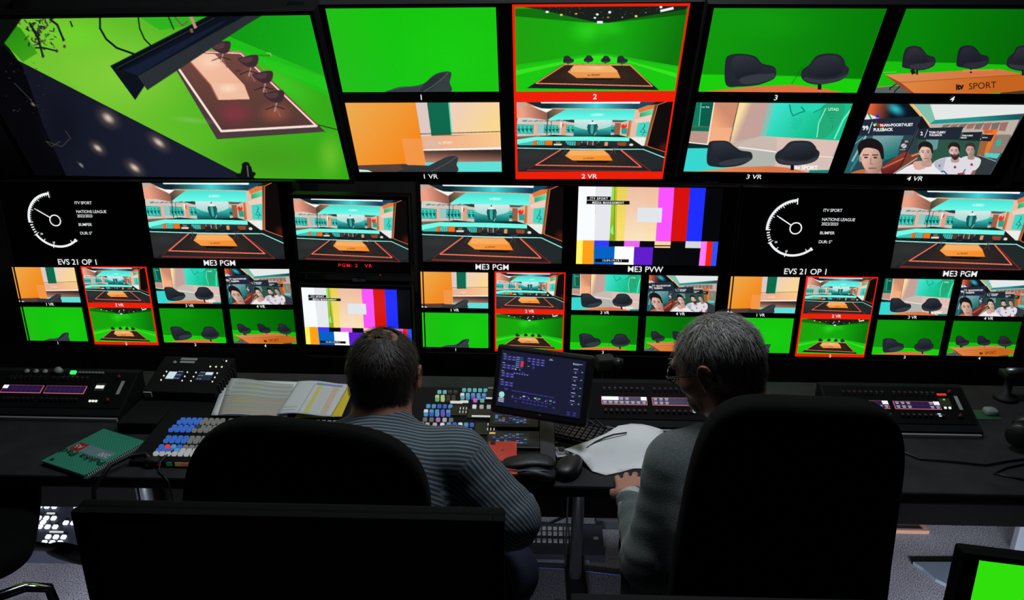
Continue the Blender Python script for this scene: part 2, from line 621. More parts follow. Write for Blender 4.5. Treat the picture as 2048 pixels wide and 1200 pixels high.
    p.line([(1700, 400), (1710, 430), (1690, 470), (1720, 510), (1690, 570)], 8, (20, 104, 100))
    p.line([(1710, 440), (1660, 520), (1740, 530)], 7, (20, 104, 100))
    D([(1530, 598), (1750, 602), (1742, 730), (1700, 728)], (232, 238, 232))
    D([(1806, 128), (1842, 122), (1764, 738), (1728, 734)], (176, 112, 70), 1, (90, 56, 34), [(1730, 0), (1830, 0)])
    D([(1844, 122), (1950, 78), (2040, 60), (2020, 840), (1764, 735)], (14, 8, 8))
    p.blob(1990, 760, 120, 120, (90, 26, 16), .8)
    p.line([(1950, 80), (1842, 126), (1800, 440), (1764, 735)], 8, (240, 128, 74))
    # balcony and lower floor
    D([(300, 578), (560, 548), (822, 572), (1290, 560), (1380, 556), (1530, 600), (700, 592), (460, 580)], (8, 44, 44))
    D([(90, 566), (300, 560), (460, 556), (330, 580), (95, 606)], (120, 96, 80))
    D([(92, 612), (340, 574), (1000, 580), (1532, 600), (1530, 658), (1000, 645), (330, 632), (95, 690)], (116, 250, 230))
    D([(95, 690), (330, 632), (1530, 656), (1600, 730), (110, 706)], (34, 48, 48))
    D([(130, 672), (300, 640), (300, 700), (110, 700)], (60, 190, 176))
    D([(300, 634), (346, 632), (346, 702), (300, 702)], (240, 106, 24))
    D([(350, 636), (450, 636), (452, 700), (350, 700)], (90, 214, 200))
    D([(454, 634), (546, 636), (548, 704), (458, 704)], (244, 112, 20))
    D([(566, 684), (676, 684), (676, 708), (566, 706)], (232, 226, 220))
    D([(590, 648), (650, 650), (648, 684), (592, 682)], (130, 100, 80))
    D([(716, 646), (846, 650), (846, 712), (720, 710)], (70, 190, 180))
    for k in range(4):
        p.line([(376 + 22 * k, 646), (366 + 24 * k, 692)], 7, (20, 90, 86))
        p.line([(736 + 30 * k, 654), (730 + 30 * k, 706)], 8, (20, 90, 86))
        D([(856 + 84 * k, 652), (910 + 78 * k, 653), (908 + 78 * k, 712), (860 + 84 * k, 712)], (96, 56, 44))
        p.line([(926 + 72 * k, 650), (926 + 72 * k, 712)], 7, (222, 214, 206))
    D([(1220, 664), (1262, 666), (1258, 728), (1216, 726)], (236, 150, 112))
    D([(1380, 668), (1500, 672), (1490, 728), (1386, 726)], (150, 70, 44))
    p.blob(1562, 712, 32, 24, (236, 230, 220), 1, .4)
    D([(100, 704), (1764, 732), (1990, 822), (2010, 900), (1716, 790), (100, 764)], (12, 30, 30))
    p.line([(100, 742), (700, 764), (1150, 774), (1722, 782), (2008, 914)], 13, (168, 246, 232))
    p.line([(1766, 734), (2008, 826)], 9, (242, 110, 70))
    D([(104, 760), (640, 772), (330, 1010), (120, 1100)], (46, 50, 50), .6)
    D([(1740, 796), (2008, 925), (2005, 1060), (1850, 1110), (1460, 800)], (34, 44, 44), .7)
    # rug lines
    p.line([(240, 1085), (900, 1104), (1850, 1128)], 22, (146, 44, 42), .8)
    p.line([(1460, 800), (1850, 1118)], 12, (190, 30, 20), .7)
    p.line([(660, 772), (250, 1060)], 9, (150, 40, 26), .7)
    p.line([(660, 775), (345, 1008), (1722, 1056), (1438, 792)], 15, (250, 118, 88))
    p.line([(780, 775), (1330, 785)], 8, (240, 236, 226), .8)
    # desk
    D([(850, 935), (1340, 955), (1250, 985), (900, 975)], (8, 6, 6), .8)
    D([(782, 784), (1216, 790), (1286, 852), (1342, 952), (822, 942), (718, 868)], (246, 156, 68), 1, (248, 140, 40), [(780, 0), (1300, 0)])
    D([(782, 784), (1216, 790), (1290, 872), (1050, 872), (760, 862)], (250, 196, 132), .5)
    p.text('itv SPORT', 1030, 909, 24, (60, 30, 14), .01, .0)
    tub_chair(p, 720, 735, 58, 0, (34, 34, 38)); tub_chair(p, 950, 725, 52, 1, (30, 32, 34))
    tub_chair(p, 1156, 725, 52, 1, (30, 32, 34)); tub_chair(p, 1345, 745, 62, 0, (34, 34, 38))
    for x in (720, 1345):
        p.line([(x, 780), (x - 40, 850)], 5, (120, 110, 100), .7)
        p.line([(x, 780), (x + 30, 850)], 5, (120, 110, 100), .7)
    return p.mesh('studio_view')


def pic_green_wide():
    p = Pic(420, 236, [(55, 68), (1967, 52), (1835, 1000), (70, 1012)], (20, 168, 10))
    D = p.poly
    D([(50, 60), (1000, 200), (1000, 600), (60, 720)], (30, 160, 12), 1, (18, 172, 8), [(60, 300), (900, 300)])
    D([(1000, 200), (1980, 60), (1880, 720), (1000, 600)], (20, 186, 14), 1, (10, 120, 8), [(1000, 300), (1850, 420)])
    p.blob(880, 330, 300, 200, (44, 214, 30), .8)
    p.blob(1120, 310, 200, 120, (40, 205, 28), .6)
    p.blob(1050, 470, 260, 260, (16, 140, 10), .4)
    D([(60, 712), (900, 590), (1000, 580), (1110, 590), (1865, 722), (1840, 1010), (60, 1020)], (24, 200, 14))
    D([(60, 775), (960, 600), (1060, 600), (1850, 800), (1850, 850), (1340, 690), (600, 700), (60, 830)], (60, 232, 34), .8)
    D([(60, 712), (900, 590), (1110, 590), (1865, 722), (1860, 745), (1100, 608), (900, 608), (60, 740)], (30, 180, 20), .6)
    D([(50, 55), (1980, 40), (1940, 90), (1100, 240), (960, 240), (300, 90)], (22, 30, 24))
    D([(60, 90), (300, 85), (960, 240), (850, 240), (60, 170)], (10, 90, 8), .7)
    D([(1940, 85), (1100, 238), (1200, 232), (1940, 150)], (10, 60, 8), .6)
    r = random.Random(3)
    for k in range(60):
        x = r.uniform(300, 1650); y = r.uniform(70, 90 + 110 * (1 - abs(x - 1000) / 750))
        p.blob(x, y, r.uniform(4, 12), r.uniform(3, 8), r.choice([(60, 62, 56), (90, 90, 80), (50, 90, 50)]), .8, .5)
    for x, y, rx, ry, c in ((414, 122, 22, 14, (236, 246, 255)), (570, 154, 17, 13, (248, 226, 96)), (734, 142, 17, 9, (230, 190, 90)), (967, 149, 18, 13, (250, 250, 250)),
                            (1104, 125, 18, 16, (250, 250, 255)), (941, 187, 16, 11, (250, 250, 255)), (1087, 181, 14, 10, (226, 130, 80)), (1244, 180, 8, 7, (180, 200, 180)),
                            (1395, 168, 18, 14, (246, 206, 90)), (1667, 66, 18, 18, (240, 250, 255)), (1502, 128, 7, 6, (120, 200, 120))):
        p.blob(x, y, rx * 1.5, ry * 1.5, c, .35); p.blob(x, y, rx, ry, c, 1, .3)
    D([(965, 222), (1030, 222), (1028, 250), (964, 249)], (240, 248, 250))
    D([(1658, 98), (1804, 64), (1808, 92), (1664, 124)], (236, 246, 246))
    # platform
    D([(270, 920), (600, 700), (1330, 708), (1660, 990), (190, 972)], (20, 26, 32))
    D([(600, 702), (1330, 708), (1590, 945), (280, 925)], (44, 30, 22))
    p.blob(940, 830, 520, 110, (74, 48, 30), .7)
    p.line([(612, 705), (290, 918), (1585, 946), (1335, 712), (612, 706)], 12, (244, 136, 92))
    D([(800, 856), (1200, 856), (1120, 880), (840, 878)], (10, 8, 8), .8)
    D([(712, 715), (1122, 718), (1190, 768), (1230, 856), (742, 856), (645, 790)], (236, 150, 74))
    D([(712, 715), (1122, 718), (1190, 775), (1190, 792), (645, 792)], (240, 176, 112))
    p.blob(960, 745, 130, 30, (250, 200, 150), .8)
    p.text('itv SPORT', 935, 823, 24, (50, 26, 12), .015, .0)
    tub_chair(p, 652, 672, 60, 0); tub_chair(p, 875, 660, 54, 1); tub_chair(p, 1066, 665, 54, 1); tub_chair(p, 1248, 672, 60, 0)
    for x in (660, 1245):
        p.line([(x, 715), (x - 45, 790)], 6, (40, 30, 26)); p.line([(x, 715), (x + 12, 780)], 6, (40, 30, 26))
    return p.mesh('green_studio_view')


def pic_green_corner():
    p = Pic(360, 202, [(33, 47), (950, 33), (967, 494), (125, 497)], (20, 196, 12))
    p.poly([(30, 30), (420, 30), (455, 500), (100, 500)], (34, 188, 22), 1, (18, 196, 10), [(60, 200), (430, 200)])
    p.blob(700, 300, 350, 300, (22, 204, 14), .7)
    p.line([(430, 45), (460, 490)], 2.5, (40, 176, 20), .6)
    p.smooth([(366, 502), (385, 482), (430, 468), (500, 463), (560, 448), (610, 405), (650, 388), (694, 384), (708, 398), (698, 440), (684, 502)], (52, 60, 64))
    p.smooth([(560, 452), (610, 412), (655, 396), (684, 396), (676, 406), (640, 440), (600, 480), (540, 492)], (40, 46, 50))
    p.line([(690, 390), (655, 425), (610, 462), (560, 492)], 6, (84, 92, 96), .8)
    p.line([(385, 484), (440, 470), (550, 462)], 5, (78, 86, 88), .7)
    return p.mesh('green_corner_view')


def pic_orange_wall():
    p = Pic(360, 202, [(139, 549), (970, 549), (981, 922), (213, 922)], (236, 204, 192))
    D = p.poly
    D([(139, 549), (524, 549), (572, 892), (460, 880), (205, 886)], (236, 170, 78), 1, (244, 134, 24), [(150, 560), (520, 800)])
    D([(700, 549), (975, 549), (975, 720), (712, 720)], (238, 206, 190), 1, (252, 216, 140), [(710, 560), (960, 700)])
    D([(520, 549), (582, 549), (605, 730), (548, 730)], (222, 200, 196))
    D([(582, 549), (697, 549), (712, 728), (604, 728)], (12, 104, 76))
    p.line([(700, 549), (714, 728)], 7, (90, 220, 190))
    D([(548, 730), (975, 712), (977, 790), (558, 800)], (238, 176, 140), 1, (250, 200, 140), [(560, 0), (970, 0)])
    D([(604, 728), (820, 722), (720, 728)], (190, 100, 60))
    p.blob(610, 770, 70, 40, (200, 196, 186), .6)
    p.text('itv SPORT', 680, 764, 13, (248, 232, 222), .01, -.01)
    D([(556, 800), (977, 790), (977, 800), (558, 808)], (250, 244, 240))
    D([(560, 808), (977, 802), (979, 868), (572, 876)], (60, 40, 36), 1, (176, 124, 104), [(700, 802), (700, 866)])
    D([(572, 870), (979, 866), (981, 924), (575, 924)], (96, 222, 216))
    D([(200, 886), (470, 878), (500, 924), (212, 924)], (86, 62, 56))
    D([(445, 742), (556, 744), (572, 892), (466, 880)], (242, 160, 100), .6)
    D([(430, 882), (600, 888), (580, 924), (470, 924)], (60, 54, 52))
    p.line([(545, 718), (975, 706)], 4, (70, 60, 56))
    D([(212, 908), (262, 912), (290, 924), (215, 924)], (210, 240, 238))
    p.smooth([(436, 926), (456, 906), (520, 896), (580, 890), (640, 862), (690, 840), (732, 836), (746, 850), (738, 880), (722, 926)], (50, 54, 58))
    p.line([(738, 842), (700, 868), (640, 900), (600, 920)], 5, (88, 92, 94), .7)
    return p.mesh('orange_wall_view')


def pic_chairs(vr):
    if not vr:
        p = Pic(400, 225, [(252, 38), (1248, 44), (1080, 535), (163, 520)], (10, 140, 8))
        D = p.poly
        D([(240, 30), (1250, 30), (1100, 450), (180, 420)], (14, 150, 10), 1, (4, 122, 4), [(300, 200), (1150, 200)])
        p.blob(560, 120, 380, 160, (18, 160, 14), .5)
        D([(180, 418), (700, 432), (1110, 455), (1090, 540), (160, 525)], (26, 206, 10))
        p.line([(180, 418), (700, 432), (1110, 455)], 3, (16, 160, 10))
        p.line([(758, 385), (700, 480)], 2.5, (8, 80, 8))
        o = [(160, 522), (460, 494), (700, 484), (860, 502), (1000, 534), (1000, 560), (160, 560)]
        D(o, (212, 118, 70), 1, (226, 110, 60), [(200, 0), (900, 0)])
        sh = lambda L: L
    else:
        p = Pic(400, 225, [(190, 48), (2010, 75), (1728, 872), (45, 862)], (196, 172, 164))
        D = p.poly
        D([(180, 40), (405, 50), (335, 545), (105, 515)], (18, 120, 92))
        D([(240, 70), (400, 55), (345, 380), (225, 330)], (10, 92, 72))
        p.line([(248, 60), (226, 330)], 9, (100, 220, 190))
        p.text('war Bdy', 300, 100, 20, (170, 240, 220), .01, .02)
        D([(140, 330), (350, 340), (350, 390), (130, 385)], (20, 110, 84))
        D([(125, 385), (345, 392), (330, 540), (105, 515)], (190, 150, 136))
        p.line([(146, 332), (625, 342)], 9, (84, 110, 96))
        D([(405, 52), (695, 55), (590, 515), (335, 545)], (246, 170, 124), 1, (206, 140, 110), [(400, 300), (560, 200)])
        D([(350, 350), (630, 348), (590, 515), (335, 540)], (244, 176, 132), .8)
        p.line([(405, 50), (365, 300), (330, 545)], 13, (250, 244, 226))
        p.line([(693, 58), (592, 510)], 7, (50, 30, 24))
        D([(698, 58), (1045, 62), (945, 450), (700, 560), (600, 520)], (250, 224, 160), 1, (196, 160, 152), [(700, 200), (800, 215)])
        D([(1045, 62), (1110, 62), (1010, 450), (940, 450)], (140, 190, 178))
        D([(1110, 62), (2010, 72), (1862, 500), (1010, 448)], (60, 226, 206), 1, (20, 190, 138), [(1100, 150), (1600, 350)])
        p.smooth([(1285, 85), (1500, 70), (1690, 75), (1640, 130), (1560, 170), (1470, 160), (1400, 190), (1320, 215), (1300, 150)], (40, 214, 180))
        p.line([(1285, 85), (1300, 160), (1325, 215), (1400, 180), (1460, 160), (1420, 110)], 12, (12, 130, 100))
        p.line([(1560, 175), (1640, 140), (1690, 90)], 10, (14, 140, 104))
        p.smooth([(1690, 90), (1900, 80), (1900, 200), (1840, 330), (1700, 460), (1600, 470), (1620, 300)], (34, 170, 120))
        for k in range(6):
            p.line([(1690 + 20 * k, 180 + 30 * k), (1820 - 10 * k, 160 + 40 * k)], 5, (14, 120, 86), .8)
        p.line([(1600, 460), (1620, 300), (1700, 130)], 12, (140, 240, 210))
        p.line([(1990, 140), (1900, 260), (1800, 480)], 18, (120, 240, 200))
        for k in range(8):
            p.line([(1290 + 20 * (k % 3), 240 + 18 * k), (1440 - 8 * k, 250 + 17 * k)], 4, (16, 170, 140), .7)
        p.text('UTAD', 1790, 138, 32, (200, 250, 232), .02, .02)
        D([(940, 450), (1010, 450), (1862, 500), (1760, 700), (700, 570), (640, 560)], (220, 190, 180))
        D([(600, 520), (940, 450), (1140, 470), (1140, 630), (700, 575)], (196, 184, 172), .8)
        D([(700, 575), (1140, 632), (1790, 690), (1730, 870), (560, 870), (600, 600)], (214, 192, 182))
        D([(640, 580), (1140, 640), (1120, 800), (560, 830)], (178, 180, 174))
        p.line([(700, 576), (1135, 630)], 13, (250, 242, 236)); p.line([(1620, 680), (1790, 690)], 8, (250, 240, 230))
        D([(105, 515), (345, 545), (340, 590), (95, 590)], (10, 44, 40)); p.line([(105, 520), (350, 546)], 12, (250, 248, 240))
        D([(90, 590), (560, 585), (560, 850), (45, 862)], (56, 214, 208))
        D([(1520, 840), (1740, 835), (1728, 872), (1500, 872)], (16, 130, 120))
        p.text('itv SPORT', 1480, 808, 46, (252, 250, 246), .03, .015)
        D([(150, 866), (700, 806), (1060, 794), (1250, 810), (1520, 866), (1500, 880), (140, 880)], (240, 148, 86), 1, (216, 116, 70), [(300, 0), (1300, 0)])
        k = 1.0
        # same two chairs as in the green picture, at their places in this one
    if not vr:
        A = [(322, 480), (318, 345), (345, 308), (420, 302), (490, 318), (530, 358), (590, 374), (610, 400), (604, 440), (570, 462), (500, 484), (400, 492)]
        Ai = [(362, 400), (356, 340), (378, 316), (430, 312), (480, 328), (515, 365), (540, 390), (480, 425), (420, 440), (385, 445)]
        As = [(400, 446), (470, 424), (560, 420), (600, 418), (590, 446), (500, 474), (420, 476)]
        B = [(755, 440), (760, 398), (800, 368), (840, 318), (900, 303), (965, 308), (1000, 335), (1012, 370), (1032, 395), (1015, 440), (960, 468), (860, 484), (790, 472)]
        Bi = [(790, 420), (810, 372), (850, 330), (905, 316), (960, 322), (985, 350), (995, 395), (960, 435), (860, 442)]
        Bs = [(770, 440), (860, 455), (960, 448), (1020, 425), (1000, 450), (900, 478), (800, 468)]
        st, fx = (862, 478, 862, 508), 9
    else:
        A = [(330, 770), (330, 600), (350, 520), (420, 500), (560, 506), (640, 560), (720, 612), (830, 630), (858, 670), (845, 720), (740, 780), (600, 806), (440, 806)]
        Ai = [(400, 640), (385, 560), (420, 518), (540, 520), (620, 570), (690, 625), (720, 680), (600, 720), (480, 745), (450, 690)]
        As = [(470, 755), (600, 720), (760, 700), (845, 700), (800, 745), (640, 785), (500, 790)]
        B = [(1122, 700), (1140, 640), (1210, 590), (1290, 515), (1400, 500), (1520, 510), (1580, 560), (1600, 600), (1632, 640), (1600, 720), (1500, 765), (1330, 785), (1170, 765)]
        Bi = [(1190, 670), (1230, 600), (1310, 530), (1400, 518), (1510, 530), (1560, 590), (1590, 650), (1500, 715), (1300, 720)]
        Bs = [(1150, 705), (1300, 740), (1480, 735), (1610, 680), (1560, 740), (1400, 775), (1200, 760)]
        st, fx = (1320, 775, 1320, 830), 16
    dk = (34, 38, 46)
    p.line([(st[0], st[1]), (st[2], st[3])], fx * 2.4, (18, 18, 20))
    for O, I, S in ((A, Ai, As), (B, Bi, Bs)):
        p.smooth(O, dk)
        cx = sum(a for a, b in I) / len(I); y0 = min(b for a, b in I); y1 = max(b for a, b in I)
        p.smooth(I, (46, 52, 62), .9, (24, 27, 34), [(cx, y0), (cx, y1)])
        p.smooth(S, (54, 58, 66), .9)
    return p.mesh('two_chair_view')


def pic_desk():
    p = Pic(420, 236, [(463, 68), (2679, 76), (2085, 1146), (68, 1138)], (4, 122, 6))
    D = p.poly
    D([(400, 60), (2700, 60), (2300, 790), (200, 740)], (6, 134, 6), 1, (2, 96, 4), [(500, 400), (2300, 400)])
    D([(200, 738), (1200, 760), (2330, 800), (2100, 1150), (60, 1150)], (22, 190, 10))
    D([(100, 1064), (380, 1045), (700, 1150), (60, 1150)], (86, 98, 94))
    p.line([(110, 1066), (350, 1040)], 8, (190, 150, 90))
    D([(180, 872), (345, 862), (348, 880), (178, 886)], (90, 230, 60), .6)
    p.line([(350, 1022), (270, 1070), (262, 1095)], 13, (16, 16, 14))
    p.line([(390, 1055), (330, 1110), (318, 1145)], 12, (16, 16, 14))
    D([(200, 905), (1560, 835), (1660, 838), (2250, 960), (2140, 1080), (1650, 1130), (1400, 1146), (560, 1146)], (226, 134, 66), 1, (196, 100, 30), [(800, 0), (2100, 0)])
    D([(200, 905), (1560, 835), (1660, 838), (1950, 900), (400, 1004)], (222, 146, 92), 1, (212, 118, 66), [(300, 0), (1700, 0)])
    D([(200, 905), (400, 1004), (575, 1142), (520, 1142), (330, 1010)], (150, 70, 44))
    p.line([(390, 1004), (1950, 898)], 5, (120, 66, 36))
    D([(1650, 1130), (1945, 1098), (1945, 1146), (1640, 1146)], (70, 56, 40))
    p.text('itv', 1140, 1052, 82, (16, 12, 10), .055, -.12, sx=.9)
    p.text('SPORT', 1424, 1038, 78, (22, 16, 12), .0, -.07, sx=1.02)
    tub_chair(p, 625, 770, 212, 0, (36, 36, 46), (60, 58, 70)); tub_chair(p, 1300, 755, 205, 0, (30, 32, 44), (50, 50, 64)); tub_chair(p, 1950, 770, 225, 1, (34, 34, 42))
    p.line([(545, 850), (560, 885)], 50, (20, 18, 18))
    D([(1180, 845), (1560, 836), (1560, 850), (1180, 868)], (220, 136, 84))
    return p.mesh('desk_view')


def face(p, x, y, s, hair, skin, beard=None, lean=0.0):
    """portrait on a lineup card; x,y centre of face, s half height"""
    f = lambda L: [(x + a * s - lean * b * s, y + b * s) for a, b in L]
    p.smooth(f([(-.35, .5), (.4, .5), (.45, 1.4), (-.6, 1.4)]), tuple(int(c * .8) for c in skin))
    p.smooth(f([(-.72, -.1), (-.66, -.7), (-.2, -1.0), (.35, -.95), (.7, -.6), (.7, .0), (.58, .5), (.2, .95), (-.15, .98), (-.52, .6)]), skin, 1, tuple(int(c * .72) for c in skin), [(x - s * .3, y), (x + s * .8, y)])
    p.smooth(f([(-.76, -.25), (-.74, -.85), (-.3, -1.25), (.4, -1.3), (.85, -.9), (.82, -.1), (.66, -.05), (.55, -.55), (.1, -.72), (-.35, -.7), (-.62, -.4)]), hair)
    if beard:
        p.smooth(f([(-.56, .25), (-.3, .42), (0, .36), (.3, .42), (.6, .2), (.54, .65), (.2, 1.08), (-.2, 1.1), (-.5, .7)]), beard)
    for k in (-1, 1):
        p.blob(*f([(k * .3 - .03, -.12)])[0], .15 * s, .065 * s, (50, 34, 30), .9, .3)
        p.line(f([(k * .3 - .2, -.27), (k * .3 + .16, -.29)]), .07 * s, hair, .8)
    p.line(f([(-.02, -.1), (-.1, .28), (.06, .3)]), .06 * s, tuple(int(c * .66) for c in skin), .9)
    p.line(f([(-.24, .56), (.22, .55)]), .09 * s, (150, 84, 78), .9)
    p.blob(*f([(-.72, .0)])[0], .1 * s, .2 * s, tuple(int(c * .8) for c in skin), 1, .3)


def pic_players():
    p = Pic(440, 248, [(340, 72), (2103, 75), (1668, 837), (45, 833)], (70, 80, 84))
    D = p.poly
    D([(340, 70), (800, 75), (1000, 330), (900, 330), (280, 250)], (226, 96, 52), 1, (10, 20, 34), [(340, 150), (600, 130)])
    p.blob(620, 130, 150, 90, (50, 200, 214), .9, 1, .5)
    p.blob(850, 150, 90, 90, (6, 8, 14), .9)
    D([(310, 180), (440, 230), (270, 252)], (220, 232, 228))
    p.line([(318, 180), (352, 240)], 14, (20, 120, 100))
    D([(780, 75), (1010, 75), (1060, 250), (1000, 300)], (130, 190, 172))
    p.line([(790, 75), (1010, 320)], 26, (240, 180, 100)); p.line([(812, 75), (1010, 305)], 8, (250, 220, 150))
    D([(1005, 75), (2103, 75), (2040, 170), (1060, 248)], (228, 232, 230))
    D([(1060, 246), (2020, 185), (1990, 240), (1350, 300), (1000, 290)], (30, 150, 146), 1, (16, 84, 90), [(1500, 230), (1990, 220)])
    D([(1000, 292), (1990, 236), (1900, 420), (1380, 380), (1000, 330)], (190, 176, 164))
    for k in range(8):
        D([(1150 + 90 * k, 300 - 4 * k), (1240 + 90 * k, 290 - 4 * k), (1200 + 90 * k, 320 + 6 * k), (1130 + 90 * k, 330 + 4 * k)], (110 + 40 * (k % 2), 96, 86), .8)
    D([(1590, 352), (1750, 346), (1700, 390), (1600, 392)], (226, 96, 34))
    D([(1700, 345), (1755, 345), (1640, 620), (1580, 620)], (236, 118, 40))
    D([(1540, 470), (1640, 470), (1590, 640), (1500, 630)], (150, 100, 64))
    D([(1740, 400), (1900, 400), (1800, 600), (1640, 600)], (142, 124, 112))
    D([(1745, 470), (1785, 440), (1780, 510), (1730, 530)], (30, 190, 160))
    D([(1620, 600), (1780, 604), (1740, 660), (1590, 640)], (90, 206, 196))
    D([(1560, 620), (1740, 690), (1660, 837), (1440, 837)], (50, 56, 62))
    p.line([(1545, 625), (1730, 692)], 6, (190, 214, 210))
    # green back wall
    D([(860, 440), (1560, 460), (1500, 700), (760, 720)], (44, 84, 68))
    D([(960, 440), (1100, 440), (1080, 560), (960, 600)], (100, 150, 148))
    # first card
    D([(240, 250), (915, 210), (830, 400), (640, 837), (45, 837)], (44, 66, 76))
    D([(190, 420), (380, 420), (120, 837), (45, 833)], (40, 92, 100))
    p.line([(290, 430), (140, 700)], 22, (170, 206, 210), .8); p.line([(160, 520), (260, 440)], 8, (190, 220, 220), .7); p.line([(310, 480), (120, 800)], 14, (30, 160, 160), .8)
    D([(370, 420), (710, 420), (640, 640), (480, 700), (350, 560)], (120, 160, 162), 1, (20, 110, 108), [(500, 440), (600, 660)])
    D([(640, 640), (800, 560), (640, 837), (360, 837)], (86, 28, 38), 1, (150, 60, 40), [(600, 837), (560, 660)])
    p.line([(480, 770), (720, 660)], 14, (216, 130, 80), .8)
    D([(270, 248), (918, 208), (820, 412), (200, 424)], (32, 40, 56), .96)
    D([(690, 460), (790, 462), (740, 600), (650, 580)], (50, 48, 58))
    p.blob(712, 530, 34, 28, (200, 206, 210), 1, .2); p.line([(690, 545), (735, 515)], 6, (60, 60, 70))
    p.text('SIX', 740, 480, 20, (210, 214, 216), .02); p.text('NATIONS', 695, 570, 10, (210, 214, 216), .02)
    # second card
    D([(880, 338), (1372, 318), (1320, 460), (830, 460)], (32, 40, 52))
    D([(1372, 378), (1585, 372), (1540, 470), (1320, 466)], (30, 36, 46))
    D([(1585, 408), (1710, 402), (1670, 474), (1530, 470)], (28, 34, 44))
    D([(800, 460), (870, 440), (860, 600), (760, 620)], (44, 64, 70)); D([(920, 215), (1000, 330), (870, 350)], (20, 22, 30))
    p.line([(915, 215), (810, 470), (660, 780)], 9, (14, 18, 22))
    D([(780, 620), (880, 600), (860, 700), (640, 800)], (120, 60, 44)); p.line([(800, 640), (880, 610)], 16, (226, 140, 90))
    p.line([(860, 660), (600, 830)], 10, (190, 226, 224), .8)
    # players, back to front
    W = (222, 218, 224)
    p.smooth([(1385, 640), (1480, 640), (1560, 670), (1545, 740), (1500, 790), (1440, 840), (1340, 840), (1340, 680)], W)
    face(p, 1448, 575, 66, (60, 50, 46), (206, 170, 158), None, -.12)
    p.smooth([(1060, 690), (1180, 650), (1320, 650), (1400, 690), (1440, 760), (1420, 860), (1000, 860), (1010, 760)], W)
    D([(1060, 690), (1180, 655), (1130, 840), (1010, 840)], (176, 178, 196), .8)
    face(p, 1270, 590, 78, (40, 28, 28), (226, 190, 178), (58, 38, 34), -.12)
    p.line([(1110, 812), (1150, 800), (1185, 830)], 14, (40, 90, 180)); p.line([(1390, 780), (1360, 822), (1310, 830)], 12, (50, 90, 170))
    D([(1300, 820), (1390, 815), (1380, 838), (1310, 838)], (190, 50, 70), .8)
    D([(1475, 790), (1510, 785), (1490, 840), (1440, 840)], (150, 96, 90))
    for x, y in ((1276, 757), (1460, 728), (1105, 742)):
        p.blob(x, y, 18, 18, (150, 50, 70) if x > 1200 else (150, 150, 170), .9, .4); p.blob(x + 2, y, 8, 8, (40, 40, 60), .9, .4)
    p.smooth([(640, 850), (700, 780), (830, 720), (1000, 710), (1060, 760), (1115, 850)], (236, 232, 234))
    p.smooth([(830, 700), (1000, 700), (960, 760), (880, 790), (826, 770)], (216, 168, 152))
    face(p, 955, 610, 98, (32, 26, 26), (234, 192, 176), None, -.12)
    p.smooth([(110, 850), (200, 800), (330, 790), (400, 850)], (196, 110, 60))
    face(p, 352, 680, 172, (26, 20, 22), (226, 178, 160), None, -.16)
    # lettering of the line-up cards
    wt = (240, 242, 246)
    p.text('99', 284, 336, 50, wt, .03, .0); p.line([(362, 275), (318, 396)], 7, wt)
    p.text('V', 382, 305, 30, wt, .03); p.text('N-AN-POORTVLIET', 630, 300, 32, wt, .03, -.025, sx=.98); p.text('FULLBACK', 482, 352, 34, wt, .035, -.03, sx=1.0)
    D([(385, 285), (412, 284), (408, 316), (382, 318)], (60, 230, 30)); D([(414, 288), (446, 290), (440, 322), (416, 320)], (220, 30, 30), .9)
    D([(458, 292), (500, 290), (494, 326), (456, 328)], (240, 20, 14)); D([(450, 340), (492, 330), (486, 356), (462, 360)], (60, 220, 20))
    D([(398, 222), (420, 184), (446, 222)], (40, 30, 230)); p.line([(420, 215), (395, 290)], 9, (40, 40, 190), .8)
    p.text('2', 908, 392, 40, wt, .03); p.line([(976, 352), (942, 436)], 6, wt)
    p.text('TOM CURRY', 1083, 378, 24, wt, .03, -.01); p.text('FULLBACK', 1066, 407, 22, wt, .03, -.01)
    p.text('TOM CURRY', 1415, 411, 16, wt, .03); p.text('LBACK', 1375, 434, 16, wt, .03)
    p.text('RRYYYY', 1610, 432, 12, wt, .03); p.text('K', 1562, 450, 12, wt, .03)
    return p.mesh('line_up_view')


